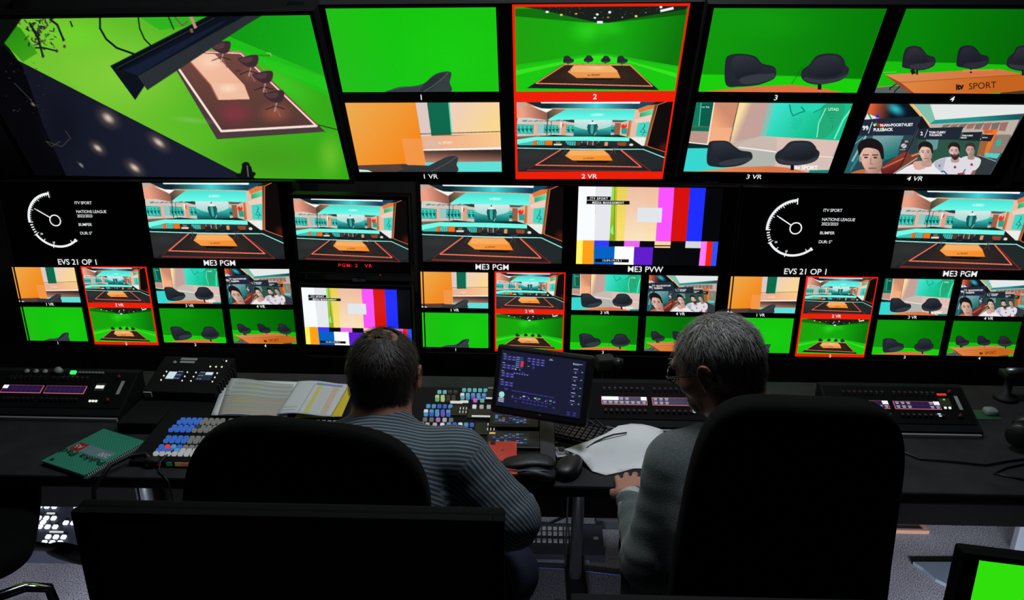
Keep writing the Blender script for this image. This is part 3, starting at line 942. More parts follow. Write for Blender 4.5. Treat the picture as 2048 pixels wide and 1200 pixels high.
def pic_bars():
    p = Pic(400, 225, [(84, 45), (2063, 72), (1957, 1137), (47, 1110)], (4, 5, 8))
    D = p.poly
    def bar(x0, x1, xb0, xb1, c, c2=None):
        D([(x0, 20), (x1, 20), (xb1, 788 + (xb1 - 60) * .008), (xb0, 788 + (xb0 - 60) * .008)], c, 1, c2, [(x0, 60), (x0 + 60, 780)] if c2 else None)
    bar(60, 330, 40, 300, (250, 253, 255))
    bar(330, 548, 298, 506, (230, 232, 238))
    bar(548, 580, 506, 572, (150, 236, 80), (140, 170, 10))
    bar(580, 612, 566, 605, (186, 200, 50), (180, 190, 60))
    bar(612, 760, 600, 712, (232, 208, 84), (250, 224, 116))
    bar(755, 1187, 706, 1138, (238, 188, 164), (250, 228, 190))
    D([(1000, 40), (1187, 60), (1150, 790), (980, 790)], (240, 180, 150), .3, (255, 222, 160), [(1100, 60), (1060, 780)])
    bar(1187, 1396, 1137, 1342, (248, 84, 255))
    bar(1396, 1609, 1340, 1552, (214, 16, 12))
    bar(1609, 1825, 1550, 1756, (30, 46, 255))
    D([(575, 50), (582, 50), (574, 780), (566, 780)], (90, 90, 10))
    p.smooth([(520, 650), (556, 575), (560, 640), (562, 706), (530, 690)], (140, 240, 130))
    D([(893, 338), (1228, 342), (1214, 542), (880, 536)], (226, 230, 234))
    def low(x0, x1, xb0, xb1, y0, y1, c):
        D([(x0, y0 + .012 * (x0 - 60)), (x1, y0 + .012 * (x1 - 60)), (xb1, y1 + .012 * (xb1 - 60)), (xb0, y1 + .012 * (xb0 - 60))], c)
    low(58, 145, 45, 132, 784, 1120, (255, 244, 100))
    low(145, 300, 132, 292, 784, 1120, (255, 160, 22))
    low(300, 502, 298, 498, 784, 868, (52, 60, 250))
    low(708, 922, 704, 914, 784, 868, (236, 104, 242))
    low(1124, 1343, 1120, 1338, 784, 838, (255, 214, 160))
    low(1120, 1336, 1120, 1334, 852, 873, (255, 214, 160))
    low(1545, 1756, 1536, 1750, 780, 872, (214, 214, 222))
    low(298, 580, 290, 566, 866, 1120, (0, 98, 196))
    low(580, 846, 566, 834, 862, 1112, (252, 254, 255))
    low(846, 1104, 834, 1086, 868, 1112, (96, 28, 204))
    low(1756, 1835, 1720, 1804, 780, 1120, (255, 124, 255))
    low(1835, 1914, 1804, 1884, 780, 1120, (255, 30, 8))
    low(1914, 1990, 1884, 1955, 780, 1120, (44, 84, 255))
    D([(200, 184), (525, 188), (522, 238), (196, 234)], (8, 10, 12))
    D([(196, 240), (782, 248), (778, 296), (192, 288)], (8, 10, 12))
    D([(312, 1036), (772, 1046), (768, 1088), (306, 1080)], (8, 10, 12))
    wt = (244, 246, 250)
    p.text('ITV SPORT', 362, 210, 30, wt, .02, .012, sx=1.0, space=1.28)
    p.text('MEDIA MANAGEMENT', 488, 268, 30, wt, .02, .013, sx=.86, space=1.28)
    p.text('12:59:19:13.1', 540, 1062, 27, wt, .02, .015, sx=1.0, space=1.3)
    return p.mesh('colour_bar_view')


def pic_overhead():
    p = Pic(640, 313, UL_QUAD, (86, 170, 30))
    D = p.poly
    D([(-400, 60), (2000, 60), (2100, 1100), (-400, 1100)], (112, 196, 46), 1, (48, 168, 20), [(500, 500), (1900, 420)])
    p.blob(700, 420, 560, 330, (134, 206, 60), .8)
    p.blob(420, 200, 300, 120, (110, 214, 40), .7)
    p.blob(1500, 900, 500, 200, (66, 150, 28), .7)
    # right cyclorama wall
    D([(1340, 60), (1800, 60), (1990, 500), (1850, 430), (1260, 190)], (16, 150, 20), 1, (20, 176, 24), [(1300, 100), (1850, 400)])
    D([(1260, 190), (1860, 440), (1990, 720), (1900, 560), (1230, 235)], (28, 190, 22))
    D([(1180, 225), (1860, 440), (1880, 520), (1220, 250)], (40, 200, 30), .6)
    p.blob(1600, 470, 300, 120, (60, 210, 40), .6, 1, .5)
    D([(780, 95), (1180, 90), (1160, 130), (900, 170)], (30, 176, 26), .7)
    p.blob(1880, 880, 110, 180, (120, 196, 50), .7)
    p.line([(1420, 312), (1535, 314)], 6, (60, 110, 30)); p.line([(1515, 300), (1535, 300), (1540, 316)], 5, (150, 210, 120))
    p.line([(1810, 706), (1920, 734)], 6, (30, 70, 20))
    # dark studio floor
    D([(-400, 250), (0, 260), (60, 330), (1340, 980), (1420, 1030), (-400, 1100)], (24, 28, 46), 1, (18, 20, 30), [(900, 900), (0, 700)])
    D([(-400, 100), (10, 240), (110, 380), (220, 700), (360, 1010), (-400, 1100)], (4, 4, 8), .92)
    p.blob(330, 700, 170, 260, (16, 17, 30), .8)
    for x, y, rx, ry in ((598, 668, 52, 100), (888, 806, 40, 100), (536, 838, 34, 74), (748, 950, 40, 90)):
        p.blob(x, y, rx * 1.35, ry * 1.1, (110, 92, 84), .75, 1, -.9)
        p.blob(x, y, rx * .6, ry * .55, (226, 206, 186), .9, 1, -.9)
    r = random.Random(5)
    for kx in range(26):
        x, y = r.uniform(10, 240), r.uniform(340, 640)
        p.blob(x, y, r.uniform(3, 9), r.uniform(2, 6), (60, 50, 48), .8, .5)
    for pts in (((240, 800), (270, 830), (320, 800)), ((350, 740), (380, 780), (330, 830), (240, 800)), ((415, 915), (450, 950)), ((60, 470), (130, 540), (180, 600))):
        p.line(list(pts), 4, (84, 78, 72), .7)
    p.blob(440, 935, 26, 12, (150, 140, 130), .8, .8, .8); p.blob(165, 590, 22, 12, (130, 120, 112), .8, .8, .8)
    # left green flat and camera heads
    D([(0, 105), (100, 160), (195, 300), (110, 350), (0, 240)], (30, 130, 14), 1, (60, 160, 24), [(0, 100), (190, 320)])
    D([(-400, 60), (110, 100), (0, 250), (-400, 400)], (10, 14, 10))
    for kx in range(70):
        x = 100 + r.gauss(120, 50); y = 105 + r.uniform(0, 190) * (1 - abs(x - 220) / 300)
        p.line([(x, y), (x + r.uniform(-26, 26), y + r.uniform(-20, 30))], r.uniform(4, 9), r.choice([(20, 18, 24), (36, 32, 40), (70, 58, 60)]))
    for x, y in ((345, 225), (350, 262), (306, 288), (226, 318)):
        p.blob(x, y, 11, 13, (120, 84, 80), 1, .3); p.blob(x, y, 5, 6, (40, 30, 34), 1, .3)
    p.line([(345, 225), (310, 140), (270, 110)], 12, (26, 26, 30)); p.line([(226, 318), (200, 220), (150, 130)], 12, (26, 26, 30)); p.line([(306, 288), (230, 270), (180, 270)], 9, (26, 26, 30))
    # platform
    D([(980, 375), (1130, 280), (1370, 290), (1850, 745), (1225, 788)], (74, 58, 60))
    D([(1000, 390), (1160, 290), (1365, 298), (1800, 712), (1250, 745)], (112, 70, 62), 1, (86, 56, 52), [(1250, 300), (1400, 720)])
    p.blob(1330, 640, 150, 100, (140, 52, 66), .7); p.blob(1560, 640, 130, 80, (190, 100, 66), .5); p.blob(1440, 420, 110, 60, (150, 90, 80), .6)
    p.line([(1005, 385), (1250, 742), (1800, 712), (1365, 298), (1160, 290)], 13, (250, 226, 216))
    p.line([(1160, 288), (1366, 296), (1802, 706)], 5, (190, 70, 50))
    D([(1140, 300), (1215, 305), (1385, 480), (1415, 560), (1232, 565), (1190, 480), (1070, 345)], (246, 196, 166), 1, (236, 176, 146), [(1100, 320), (1300, 560)])
    D([(1190, 470), (1370, 470), (1415, 560), (1232, 565)], (240, 190, 160)); p.blob(1290, 500, 80, 40, (255, 232, 206), .6); p.blob(1190, 350, 90, 60, (255, 220, 196), .6)
    p.line([(1075, 350), (1190, 480), (1232, 562)], 8, (180, 100, 80), .8)
    for x, y in ((1245, 262), (1405, 340), (1488, 430), (1552, 540)):
        p.line([(x + 20, y + 30), (x + 6, y + 90)], 7, (190, 150, 140)); p.line([(x + 10, y + 60), (x - 46, y + 80)], 5, (40, 28, 28)); p.line([(x + 10, y + 60), (x + 62, y + 76)], 5, (40, 28, 28)); p.line([(x + 10, y + 60), (x + 40, y + 120)], 5, (150, 110, 104))
        p.smooth([(x - 58, y - 8), (x - 20, y - 20), (x + 20, y - 30), (x + 56, y - 28), (x + 62, y), (x + 46, y + 34), (x + 10, y + 40), (x - 30, y + 22)], (62, 42, 48))
        p.smooth([(x - 50, y - 5), (x - 10, y - 14), (x + 24, y - 18), (x + 20, y + 8), (x - 20, y + 14)], (90, 62, 66), .8)
    p.blob(1350, 400, 30, 12, (60, 30, 30), .5)
    # light bar hanging in front of the camera
    p.line([(556, 100), (556, 160), (590, 220), (650, 270), (750, 305)], 11, (8, 14, 16))
    p.line([(776, 98), (784, 160), (810, 220), (845, 255)], 8, (8, 14, 16))
    D([(612, 372), (1180, 88), (1490, 84), (1480, 92), (820, 470), (755, 566)], (12, 18, 28))
    D([(770, 430), (1240, 170), (1400, 85), (1480, 88), (825, 510)], (40, 46, 50))
    D([(630, 375), (1200, 92), (1250, 92), (670, 395)], (8, 12, 20)); D([(690, 400), (1240, 130), (1370, 92), (1300, 110), (770, 425)], (24, 32, 56), .8)
    p.line([(650, 384), (1215, 100)], 4, (52, 54, 58))
    p.line([(950, 95), (980, 165)], 9, (40, 60, 30)); p.line([(985, 95), (1030, 145), (1060, 120)], 9, (110, 90, 70)); p.line([(1080, 95), (1105, 155)], 18, (190, 140, 116)); p.line([(1080, 165), (1085, 180)], 16, (130, 90, 70))
    # camera operator below
    p.blob(1390, 935, 26, 20, (16, 18, 20), 1, .2); D([(1370, 940), (1420, 940), (1440, 1014), (1350, 1014)], (14, 16, 18)); p.blob(1350, 995, 20, 16, (14, 16, 18), 1, .3); p.blob(1436, 985, 12, 14, (14, 16, 18), 1, .3)
    p.line([(1398, 938), (1404, 1000)], 5, (120, 130, 120))
    p.blob(1080, 680, 180, 26, (150, 200, 130), .35, 1, .1)
    return p.mesh('overhead_view', .5625 / 1.15)

# ================================================================ the room
M_WALL = mat('charcoal_acoustic_cloth', (21, 19, 17), .95, noise=(9, .35), bump=(220, .4))
M_DARK = mat('near_black_paint', (12, 12, 13), .8, spec=.2)
M_HOUS = mat('black_monitor_plastic', (8, 8, 9), .6, spec=.25)
M_GLASS = mat('black_screen_glass', (4, 4, 6), .3, spec=.2)

m = mat('speckled_grey_carpet', (120, 120, 128), .95)
nt = m.node_tree
b_ = nt.nodes['Principled BSDF']
tc = nt.nodes.new('ShaderNodeTexCoord')
n1 = nt.nodes.new('ShaderNodeTexNoise'); n1.inputs['Scale'].default_value = 260; n1.inputs['Detail'].default_value = 2
n2 = nt.nodes.new('ShaderNodeTexNoise'); n2.inputs['Scale'].default_value = 7
rp = nt.nodes.new('ShaderNodeValToRGB')
rp.color_ramp.elements[0].position = .36; rp.color_ramp.elements[0].color = tuple(lin((66, 66, 76))) + (1,)
rp.color_ramp.elements[1].position = .64; rp.color_ramp.elements[1].color = tuple(lin((190, 190, 200))) + (1,)
mx = nt.nodes.new('ShaderNodeMix'); mx.data_type = 'RGBA'; mx.blend_type = 'MULTIPLY'; mx.inputs[0].default_value = .35
nt.links.new(tc.outputs['Object'], n1.inputs['Vector']); nt.links.new(tc.outputs['Object'], n2.inputs['Vector'])
nt.links.new(n1.outputs['Fac'], rp.inputs['Fac']); nt.links.new(rp.outputs['Color'], mx.inputs[6]); nt.links.new(n2.outputs['Fac'], mx.inputs[7])
nt.links.new(mx.outputs[2], b_.inputs['Base Color'])
bp = nt.nodes.new('ShaderNodeBump'); bp.inputs['Strength'].default_value = .6; bp.inputs['Distance'].default_value = .003
nt.links.new(n1.outputs['Fac'], bp.inputs['Height']); nt.links.new(bp.outputs['Normal'], b_.inputs['Normal'])
M_CARPET = m


def struct(name, c, d, m):
    o = MB().box(c, d).build(name, m)
    o['kind'] = 'structure'
    return o


struct('floor', (0, .7, -.05), (6.4, 4.6, .1), M_CARPET)
struct('ceiling', (0, .7, 2.95), (6.4, 4.6, .1), mat('dark_ceiling_tile', (40, 40, 42), .9, noise=(3, .2)))
struct('wall_back', (0, 2.85, 1.45), (6.4, .1, 2.9), M_WALL)
struct('wall_front', (0, -1.55, 1.45), (6.4, .1, 2.9), M_DARK)
struct('wall_left', (-3.15, .65, 1.45), (.1, 4.3, 2.9), M_DARK)
struct('wall_right', (3.15, .65, 1.45), (.1, 4.3, 2.9), M_DARK)
struct('baseboard_back', (0, 2.79, .05), (6.2, .018, .1), M_DARK)

# ---------------------------------------------------------------- screen content
UL_QUAD = [(-324.9, 111.6), (1765.0, 83.1), (1990.1, 1018.0), (174.8, 994.4)]
PICS = {'studio': pic_studio(), 'green': pic_green_wide(), 'corner': pic_green_corner(), 'orange': pic_orange_wall(), 'chairs': pic_chairs(False),
        'chairs_vr': pic_chairs(True), 'desk': pic_desk(), 'players': pic_players(), 'bars': pic_bars(), 'overhead': pic_overhead()}
M_WHITE_TXT = mat('white_caption_light', (5, 5, 5), emit=(236, 238, 240))
M_RED_TALLY = mat('red_tally_light', (5, 2, 2), emit=(238, 30, 6))
M_RED_TXT = mat('red_caption_light', (5, 2, 2), emit=(250, 26, 40))
M_GREEN_TXT = mat('green_caption_light', (2, 5, 2), emit=(40, 232, 70))
WM = 1.02


def monitor(name, c, rot, w, y0, y1, label, cat='monitor', group=None, bez=.012, depth=.032):
    """wall monitor: origin at the middle of the picture plane; local x right, z up, -y to the viewer. w,y0,y1 in metres (y down)"""
    r = empty(name, c, [math.radians(a) for a in rot], label, cat, group)
    h = y1 - y0
    cz = -(y0 + y1) / 2
    b = MB()
    b.box((0, depth / 2 + .004, cz), (w + 2 * bez, depth, h + 2 * bez), bev=.004)
    b.box((0, depth + .01, cz), (w * .5, .02, h * .4), bev=.006)
    b.build('housing', M_HOUS, r)
    f = MB()
    for s_ in (-1, 1):
        f.box((s_ * (w / 2 + bez / 2), .0, cz), (bez, .014, h + 2 * bez), bev=.002)
        f.box((0, .0, cz + s_ * (h / 2 + bez / 2)), (w, .014, bez), bev=.002)
    f.build('bezel', M_HOUS, r)
    MB().box((0, .002, cz), (w, .004, h)).build('screen_glass', M_GLASS, r)
    return r


def tile(r, pic, x, y, w, cap=None, caph=.01, capdy=.0, m=None, name='picture'):
    """picture tile with top left corner x,y (metres, y down) and width w; caption centred below"""
    o = mesh_obj(name, PICS[pic], r, (x, -.0030, -y))
    o.scale = (w, 1, w)
    if cap:
        h = w * 9 / 16
        t = text_obj('caption', cap, caph, m or M_WHITE_TXT, o, lambda a, b: ((a + w / 2) / w, -.0016, (b - h - capdy) / w), bold=.010)
    return o


def tally(r, x0, y0, x1, y1, b=.004):
    o = MB().box(((x0 + x1) / 2, -.0012, -(y0 + y1) / 2), (x1 - x0, .0008, y1 - y0)).build('tally_border', M_RED_TALLY, r)
    return o


ULAB = {'UM': 'upper monitor tilted down, four pictures numbered 1 and 2, one pair framed red',
        'UR': 'upper monitor tilted down showing tub chairs, the sport desk and rugby line-up'}
for key, c, rot, tiles in (
        ('UM', (-.054, 2.339, 1.644), (28.06, -.80, -.33), (('corner', '1'), ('green', '2'), ('orange', '1 VR'), ('studio', '2 VR'))),
        ('UR', (.991, 2.365, 1.648), (27.88, -.23, -.92), (('chairs', '3'), ('desk', '4'), ('chairs_vr', '3 VR'), ('players', '4 VR')))):
    r = monitor('multiview_monitor', c, rot, 1.0 * WM, -.280 * WM, .3025 * WM, ULAB[key], group='wall of multi-picture monitors', bez=.005)
    if key == 'UM':
        tally(r, .0055 * WM, -.2785 * WM, .4685 * WM, .3015 * WM)
    for i, (pc, cp) in enumerate(tiles):
        x = (-.5 + .5 * (i % 2) + .013) * WM
        y = (-.271 if i < 2 else .018) * WM
        tile(r, pc, x, y, .45 * WM, cp, .0172 * WM, .0172 * WM)

r = monitor('overhead_camera_monitor', (-1.139, 2.562, 1.592), (23.33, -1.08, -5.80), 1.16 * WM, -.285 * WM, .286 * WM, 'large upper monitor showing one high view of the green studio floor', bez=.011)
for ch in r.children:
    ch.location.x = -.077 * WM
o = mesh_obj('picture', PICS['overhead'], r, (-.65 * WM, -.003, .28125 * WM))
o.scale = (1.15 * WM, 1, 1.15 * WM)


def gauge(r, cx, cy):
    """replay clock: toothed dial, hand, small ring and captions; cx,cy its hub in metres (y down)"""
    g = MB()
    Y = -.003

    def arc(a0, a1, r0, r1, n):
        vs, fs = [], []
        for i in range(n + 1):
            a = math.radians(a0 + (a1 - a0) * i / n)
            for R_ in (r0, r1):
                vs.append((cx + R_ * math.cos(a), Y, -cy + R_ * math.sin(a)))
        fs = [(2 * i, 2 * i + 1, 2 * i + 3, 2 * i + 2) for i in range(n)]
        g.add(vs, fs)
    R1 = .0965
    arc(94, 184, R1 - .008, R1, 40)
    for k in range(19):
        a = 94 + 90 * k / 18
        arc(a - .7, a + .9, R1 - (.016 if k % 6 == 0 else .0115), R1 - .007, 2)
    arc(92.5, 94.6, R1 - .018, R1 + .003, 2)
    arc(182.5, 184.6, R1 - .015, R1 + .0, 2)
    for k in range(4):
        arc(188.6 + 5.6 * k, 191.2 + 5.6 * k, R1 - .013, R1 - .003, 2)
    arc(211, 212.6, R1 - .017, R1 + .002, 2)
    arc(211, 312, R1 - .0085, R1 - .001, 44)
    for a in (232, 255, 300):
        arc(a, a + 1.6, R1 - .016, R1 + (.003 if a == 255 else -.002), 2)
    arc(309, 313, R1 - .0105, R1 + .001, 3)
    arc(0, 360, .0165, .0205, 40)
    a = math.radians(148)
    d = Vector((math.cos(a), math.sin(a))); n = Vector((-d.y, d.x))
    for r0, r1, w in ((.019, .068, .0019), (.066, .078, .0012)):
        g.add([(cx + (d * q_ + n * s_ * w).x, Y, -cy + (d * q_ + n * s_ * w).y) for q_, s_ in ((r0, -1), (r0, 1), (r1, 1), (r1, -1))], [(0, 1, 2, 3)])
    o = g.build('clock_dial', M_WHITE_TXT, r)
    for k, (tx, ty, s_) in enumerate((('20', (cx - .058, cy + .047), .0065), ('10', (cx - .020, cy + .077), .0065))):
        text_obj('numeral', tx, s_, M_WHITE_TXT, o, lambda a, b, t=ty: (t[0] + a, Y, -t[1] + b), bold=.01)
    for tx, dy in (('ITV SPORT', -.061), ('NATIONS LEAGUE', -.031), ('2022/2023', -.016), ('BUMPER', .014), ('DUR: 5"', .044)):
        text_obj('caption', tx, .0098, M_WHITE_TXT, r, lambda a, b, t=dy: (cx + .081 + a, Y, -(cy + t) + b), 'l', .003, .95, .95)


LLAB = {'L': 'lower monitor at the left with replay clock and eight small pictures',
        'M': 'lower middle monitor with studio view, colour bars and eight small pictures',
        'R': 'lower monitor at the right with replay clock, behind the older man'}
for key, c, rot, big in (('L', (-1.287, 2.527, .994), (-1.96, -1.19, -2.34), (None, 'studio')), ('M', (.160, 2.466, 1.015), (.05, -.12, -.49), ('studio', 'bars')),
                         ('R', (1.196, 2.469, 1.014), (-.05, .13, .49), (None, 'studio'))):
    r = monitor('multiview_monitor', c, rot, 1.0 * WM, -.335 * WM, .2445 * WM, LLAB[key], group='wall of multi-picture monitors', bez=.004)
    tally(r, -.2655 * WM, -.0475 * WM, -.0325 * WM, .2375 * WM)
    caps = ('ME3 PGM', 'ME3 PVW') if key == 'M' else ('EVS 21 OP 1', 'ME3 PGM')
    for i in (0, 1):
        x = (-.5 + .5 * i) * WM
        if big[i]:
            tile(r, big[i], x, -.333 * WM, .453 * WM, caps[i], .0192 * WM, .0145 * WM)
        else:
            gauge(r, -.322 * WM, -.207 * WM)
            text_obj('caption', caps[i], .0192 * WM, M_WHITE_TXT, r, lambda a, b: (x + .228 * WM + a, -.0035, .0635 * WM + b), bold=.010)
    for j, (pc, cp) in enumerate((('orange', '1 VR'), ('studio', '2 VR'), ('chairs_vr', '3 VR'), ('players', '4 VR'), ('corner', '1'), ('green', '2'), ('chairs', '3'), ('desk', '4'))):
        x = (-.5 + .25 * (j % 4) - .010) * WM
        y = (-.0436 if j < 4 else .100) * WM
        tile(r, pc, x, y, .2232 * WM, cp, .0105 * WM, .0072 * WM)
    for e in r.children:
        if e.name.startswith('screen_glass'):
            e.location.y = .0006

# the pair of small stacked monitors between them
for z0, pc, cp, cm, lab, hx in ((1.295, 'studio', 'PGM: 2   VR', M_RED_TXT, 'small monitor captioned in red with the studio picture, upper of the stacked pair', 0),
                                (.984, 'bars', 'PVW:', M_GREEN_TXT, 'small monitor captioned in green with colour bars, lower of the stacked pair', 0)):
    r = monitor('preview_monitor', (-.575, 2.435, 1.85 - (1.97 - z0) * .974), (0, 0, -1.5), .385, -.130, .135, lab, 'monitor', 'small stacked monitors', bez=.005, depth=.045)
    r.scale = (.974, .974, .974)
    tile(r, pc, -.1885, -.120, .377)
    text_obj('caption', cp, .0115, cm, r, lambda a, b: (a + (.005 if cm is M_RED_TXT else -.005), -.0035, -.106 - .0015 + b - .0), bold=.012, sx=1.12, space=1.25)
    led = MB().box((.09, -.008, -.138), (.003, .002, .003)).build('power_light', mat('red_led', (20, 2, 2), emit=(200, 30, 20)), r)
lp = MB().box((-.562, 2.435, 1.040), (.042, .004, .016)).build('name_plate', mat('dim_grey_label', (70, 72, 76), .7))
tag(lp, 'small grey name plate between the two stacked monitors', 'label')
for w in ('TX',):
    text_obj('lettering', w, .008, mat('dim_black_ink', (14, 14, 16), .8), lp, lambda a, b: (-.562 + a, 2.4325, 1.040 + b))
# mounting frame behind the wall of monitors
fr = MB()
for x in (-1.75, -.8, -.38, .66, 1.70):
    fr.box((x, 2.7905, 1.01), (.05, .017, 1.8), bev=.003)
for z in (.85, 1.35, 1.8):
    fr.box((-.02, 2.793, z), (3.6, .012, .05))
fo = fr.build('monitor_mounting_frame', M_DARK)
tag(fo, 'black steel uprights and rails carrying the wall of monitors', 'frame')

# ================================================================ the desk
M_DESK = mat('dark_laminate', (42, 42, 44), .75, spec=.2, noise=(14, .25), bump=(160, .12))
M_METAL = mat('brushed_steel', (150, 154, 160), .35, .9)
M_DSTEEL = mat('dark_steel', (60, 62, 66), .4, .7)
M_BLK = mat('black_plastic', (14, 14, 15), .45)
M_BLKM = mat('matt_black_plastic', (18, 18, 20), .7)
M_CHAR = mat('charcoal_console_paint', (16, 17, 19), .75, spec=.15)
M_WHT = mat('white_plastic', (200, 202, 206), .5)
M_LBL = mat('pale_label', (150, 152, 150), .7)


def lit(name, c):
    return mat(name, tuple(int(v * .3) for v in c), .4, emit=c)


DZ = .75
d = empty('control_desk', (0, 2.0, 0), label='long dark control desk running under the video wall', cat='desk')
MB().box((0, -.005, DZ - .0175), (5.6, .63, .035), bev=.006).build('desktop', M_DESK, d)
MB().box((0, .300, .468), (5.5, .018, .493)).build('modesty_panel', mat('black_panel_cloth', (6, 6, 6), .9, spec=.1), d)
MB().box((1.845, .440, .36), (.055, .03, .70), bev=.004).build('rear_post', mat('pale_grey_post', (150, 158, 168), .5), d)
for x, y in ((-1.27, .20), (.18, .20), (2.10, .20)):
    # a round column on a flat black foot
    MB().lathe([(.021, .03), (.021, .712)], (x, y, 0), 24).build('leg', M_METAL, d)
    MB().box((x - .035, y + .01, .40), (.006, .02, .62)).build('cable_duct', M_DSTEEL, d)
    MB().box((x, y - .145, .025), (.065, .51, .05), bev=.012).build('foot', M_BLKM, d)


def wedge(name, w, m, parent, y0=0.0, y1=.17, z0=.015, z1=.085, x=0):
    """desk pod: x centred, front at y0 (low lip), rising to y1"""
    return MB().prism([(y0, 0), (y0, z0), (y1 - .02, z1), (y1, z1), (y1, 0)], x - w / 2, x + w / 2, 'x').build(name, m, parent)


def slope_place(y0, z0, y1, z1):
    """local frame on the sloping face: returns function (x, s, h) with s along the slope 0..1 and h out of the face"""
    d_ = Vector((0, y1 - y0, z1 - z0)); n_ = Vector((0, -(z1 - z0), y1 - y0)).normalized()
    return lambda x, s, h=0.0: Vector((x, y0, z0)) + d_ * s + n_ * h, math.degrees(math.atan2(z1 - z0, y1 - y0)), d_.length


def face_box(mb, F_, ang, x, s, w, L, t, h=0.0, bev=0.0):
    return mb.box(F_(x, s, h + t / 2), (w, L, t), rotm(ang), bev)


# ---- intercom key panels: sloping pods with two strip displays, rows of lever keys and a silver front edge
def intercom(x, y, label, style, w=.42, name='intercom_panel'):
    r = empty(name, (x, y, DZ), label=label, cat='intercom panel', group='key panels along the desk')
    wedge('housing', w, M_CHAR, r, 0, .165, .018, .088)
    F_, ang, L = slope_place(0, .018, .145, .088)
    MB().box((0, -.004, .006), (w - .01, .008, .012), bev=.002).build('silver_edge', mat('satin_silver_strip', (150, 152, 154), .5, .2), r)
    plate = MB(); face_box(plate, F_, ang, 0, .56, w - .016, L * .82, .003); plate.build('face_plate', mat('matt_face_plate', (9, 9, 10), .8, spec=.12), r)
    on, dark = ((250, 250, 255), (44, 22, 66))
    for k, cx in enumerate((-.095, .053)):
        if style == 'left':
            cx = (-.075, .055)[k] + (-.02)
        sw = w * .31 if style != 'left' else .118
        b = MB(); face_box(b, F_, ang, cx, .55, sw + .0025, .0282, .0042); b.build('display_border', lit('pink_display_border', (226, 112, 116)), r)
        b = MB(); face_box(b, F_, ang, cx, .55, sw, .026, .0050); dsp = b.build('display', lit('violet_display_glow', (50, 26, 78)), r)
        cells = MB(); white = MB(); words = MB()
        for row in range(2):
            for i in range(8):
                px = cx + sw * ((i + .5) / 8 - .5); s_ = .55 + (.5 - row) * .085
                face_box(cells, F_, ang, px, s_, sw / 8 - .0022, .0108, .0056)
                wl = (style == 'left' and k == 0 and i == 0 and row == 0) or (style != 'left' and ((row == 0 and k == 0 and i < 3 and style == 'mid') or (row == 0 and i == 7)))
                if wl:
                    face_box(white, F_, ang, px, s_, sw / 8, .0118, .0062)
                elif style != 'left' and (row == 1 and (k == 0 or i in (0, 1, 2, 6, 7)) or (row == 0 and i in ((3, 4) if k == 0 else (0, 1, 2, 6)))):
                    face_box(words, F_, ang, px, s_ + .01, (sw / 8) * .62, .0022, .0064)
                    face_box(words, F_, ang, px, s_ - .022, (sw / 8) * .5, .0018, .0064)
        cells.build('display_cells', lit('dark_violet_cell', (34, 18, 58)), dsp)
        if white.v: white.build('lit_cells', lit('white_cell', (246, 246, 250)), dsp)
        if words.v: words.build('cell_lettering', lit('pale_cell_words', (190, 190, 200)), dsp)
    for s_ in (.80, .30):
        for cx, sw in ((-.095, w * .31), (.053, w * .31)) if style != 'left' else ((-.095, .118), (.035, .118)):
            kb = MB()
            for i in range(8):
                c = F_(cx + sw * ((i + .5) / 8 - .5), s_, .006)
                kb.box(c, (.0085, .011, .012), rotm(ang - 20), bev=.002)
            kb.build('lever_keys', mat('black_key_gloss', (26, 27, 30), .25), r)
    if style == 'left':
        for i in range(3):
            MB().lathe([(.008, 0), (.007, .006)], F_(-.13 + .028 * i + .02, .955, .004), 14, rotm(ang)).build('volume_knob', mat('grey_knob', (150, 152, 156), .5), r)
        MB().lathe([(.012, 0), (.010, .014)], F_(-.012, .96, .004), 16, rotm(ang)).build('main_knob', mat('grey_knob'), r)
        b = MB(); face_box(b, F_, ang, .032, .95, .017, .012, .009, bev=.002); b.build('lit_button', lit('green_button_glow', (60, 255, 110)), r)
        b = MB()
        for i in range(8): face_box(b, F_, ang, .052 + .010 * i, .95, .0075, .007, .008, bev=.001)
        b.build('button_row', mat('grey_key', (120, 124, 128), .5), r)
        kx = .135
    else:
        kx = .118
    b = MB(); face_box(b, F_, ang, kx + (.0 if style == 'left' else .02), .62, .030, .030, .005, bev=.001); kp = b.build('keypad', mat('olive_keypad', (52, 50, 34), .6), r)
    b = MB()
    if style == 'left':
        face_box(b, F_, ang, kx, .62, .024, .011, .0062)
        for i in range(3): face_box(b, F_, ang, kx - .009 + .009 * i, .30, .006, .006, .0062)
    else:
        for i in range(2): face_box(b, F_, ang, kx + .013 + .013 * i, .50, .006, .006, .0062)
    b.build('keypad_display', lit('cream_keypad_glow', (236, 240, 230)), kp)
    if style != 'left':
        b = MB(); face_box(b, F_, ang, kx + .019, .80, .026, .006, .0060); b.build('keypad_frame_light', lit('red_outline_glow', (220, 50, 30)), kp)
        b = MB(); face_box(b, F_, ang, kx + .019, .68, .006, .004, .0062); b.build('keypad_green_light', lit('green_dot_glow', (90, 220, 40)), kp)
        MB().tube([F_(.105, .33, .0065) + Vector((.007 * math.cos(t * .7), .007 * math.sin(t * .7), 0)) for t in range(1, 8)], .0017, 6).build('logo_light', lit('cyan_white_glow', (200, 245, 250)), r)
    b = MB(); face_box(b, F_, ang, w / 2 - .034, .62, .010, .05, .004); b.build('side_label', M_LBL, r)
    for s_ in (.84, .30):
        MB().lathe([(.006, 0), (.005, .012)], F_(w / 2 - .05, s_, .003), 12, rotm(ang)).build('red_knob', mat('dark_red_knob', (90, 14, 22), .5), r)
    return r


intercom(-1.405, 1.965, 'key panel with violet strip displays and one green lit button, left end of desk', 'left', .46)
intercom(.383, 1.958, 'key panel with white strip displays in front of the older man', 'mid')
intercom(1.085, 1.962, 'key panel with a lever row behind the big chair, right side of desk', 'right')
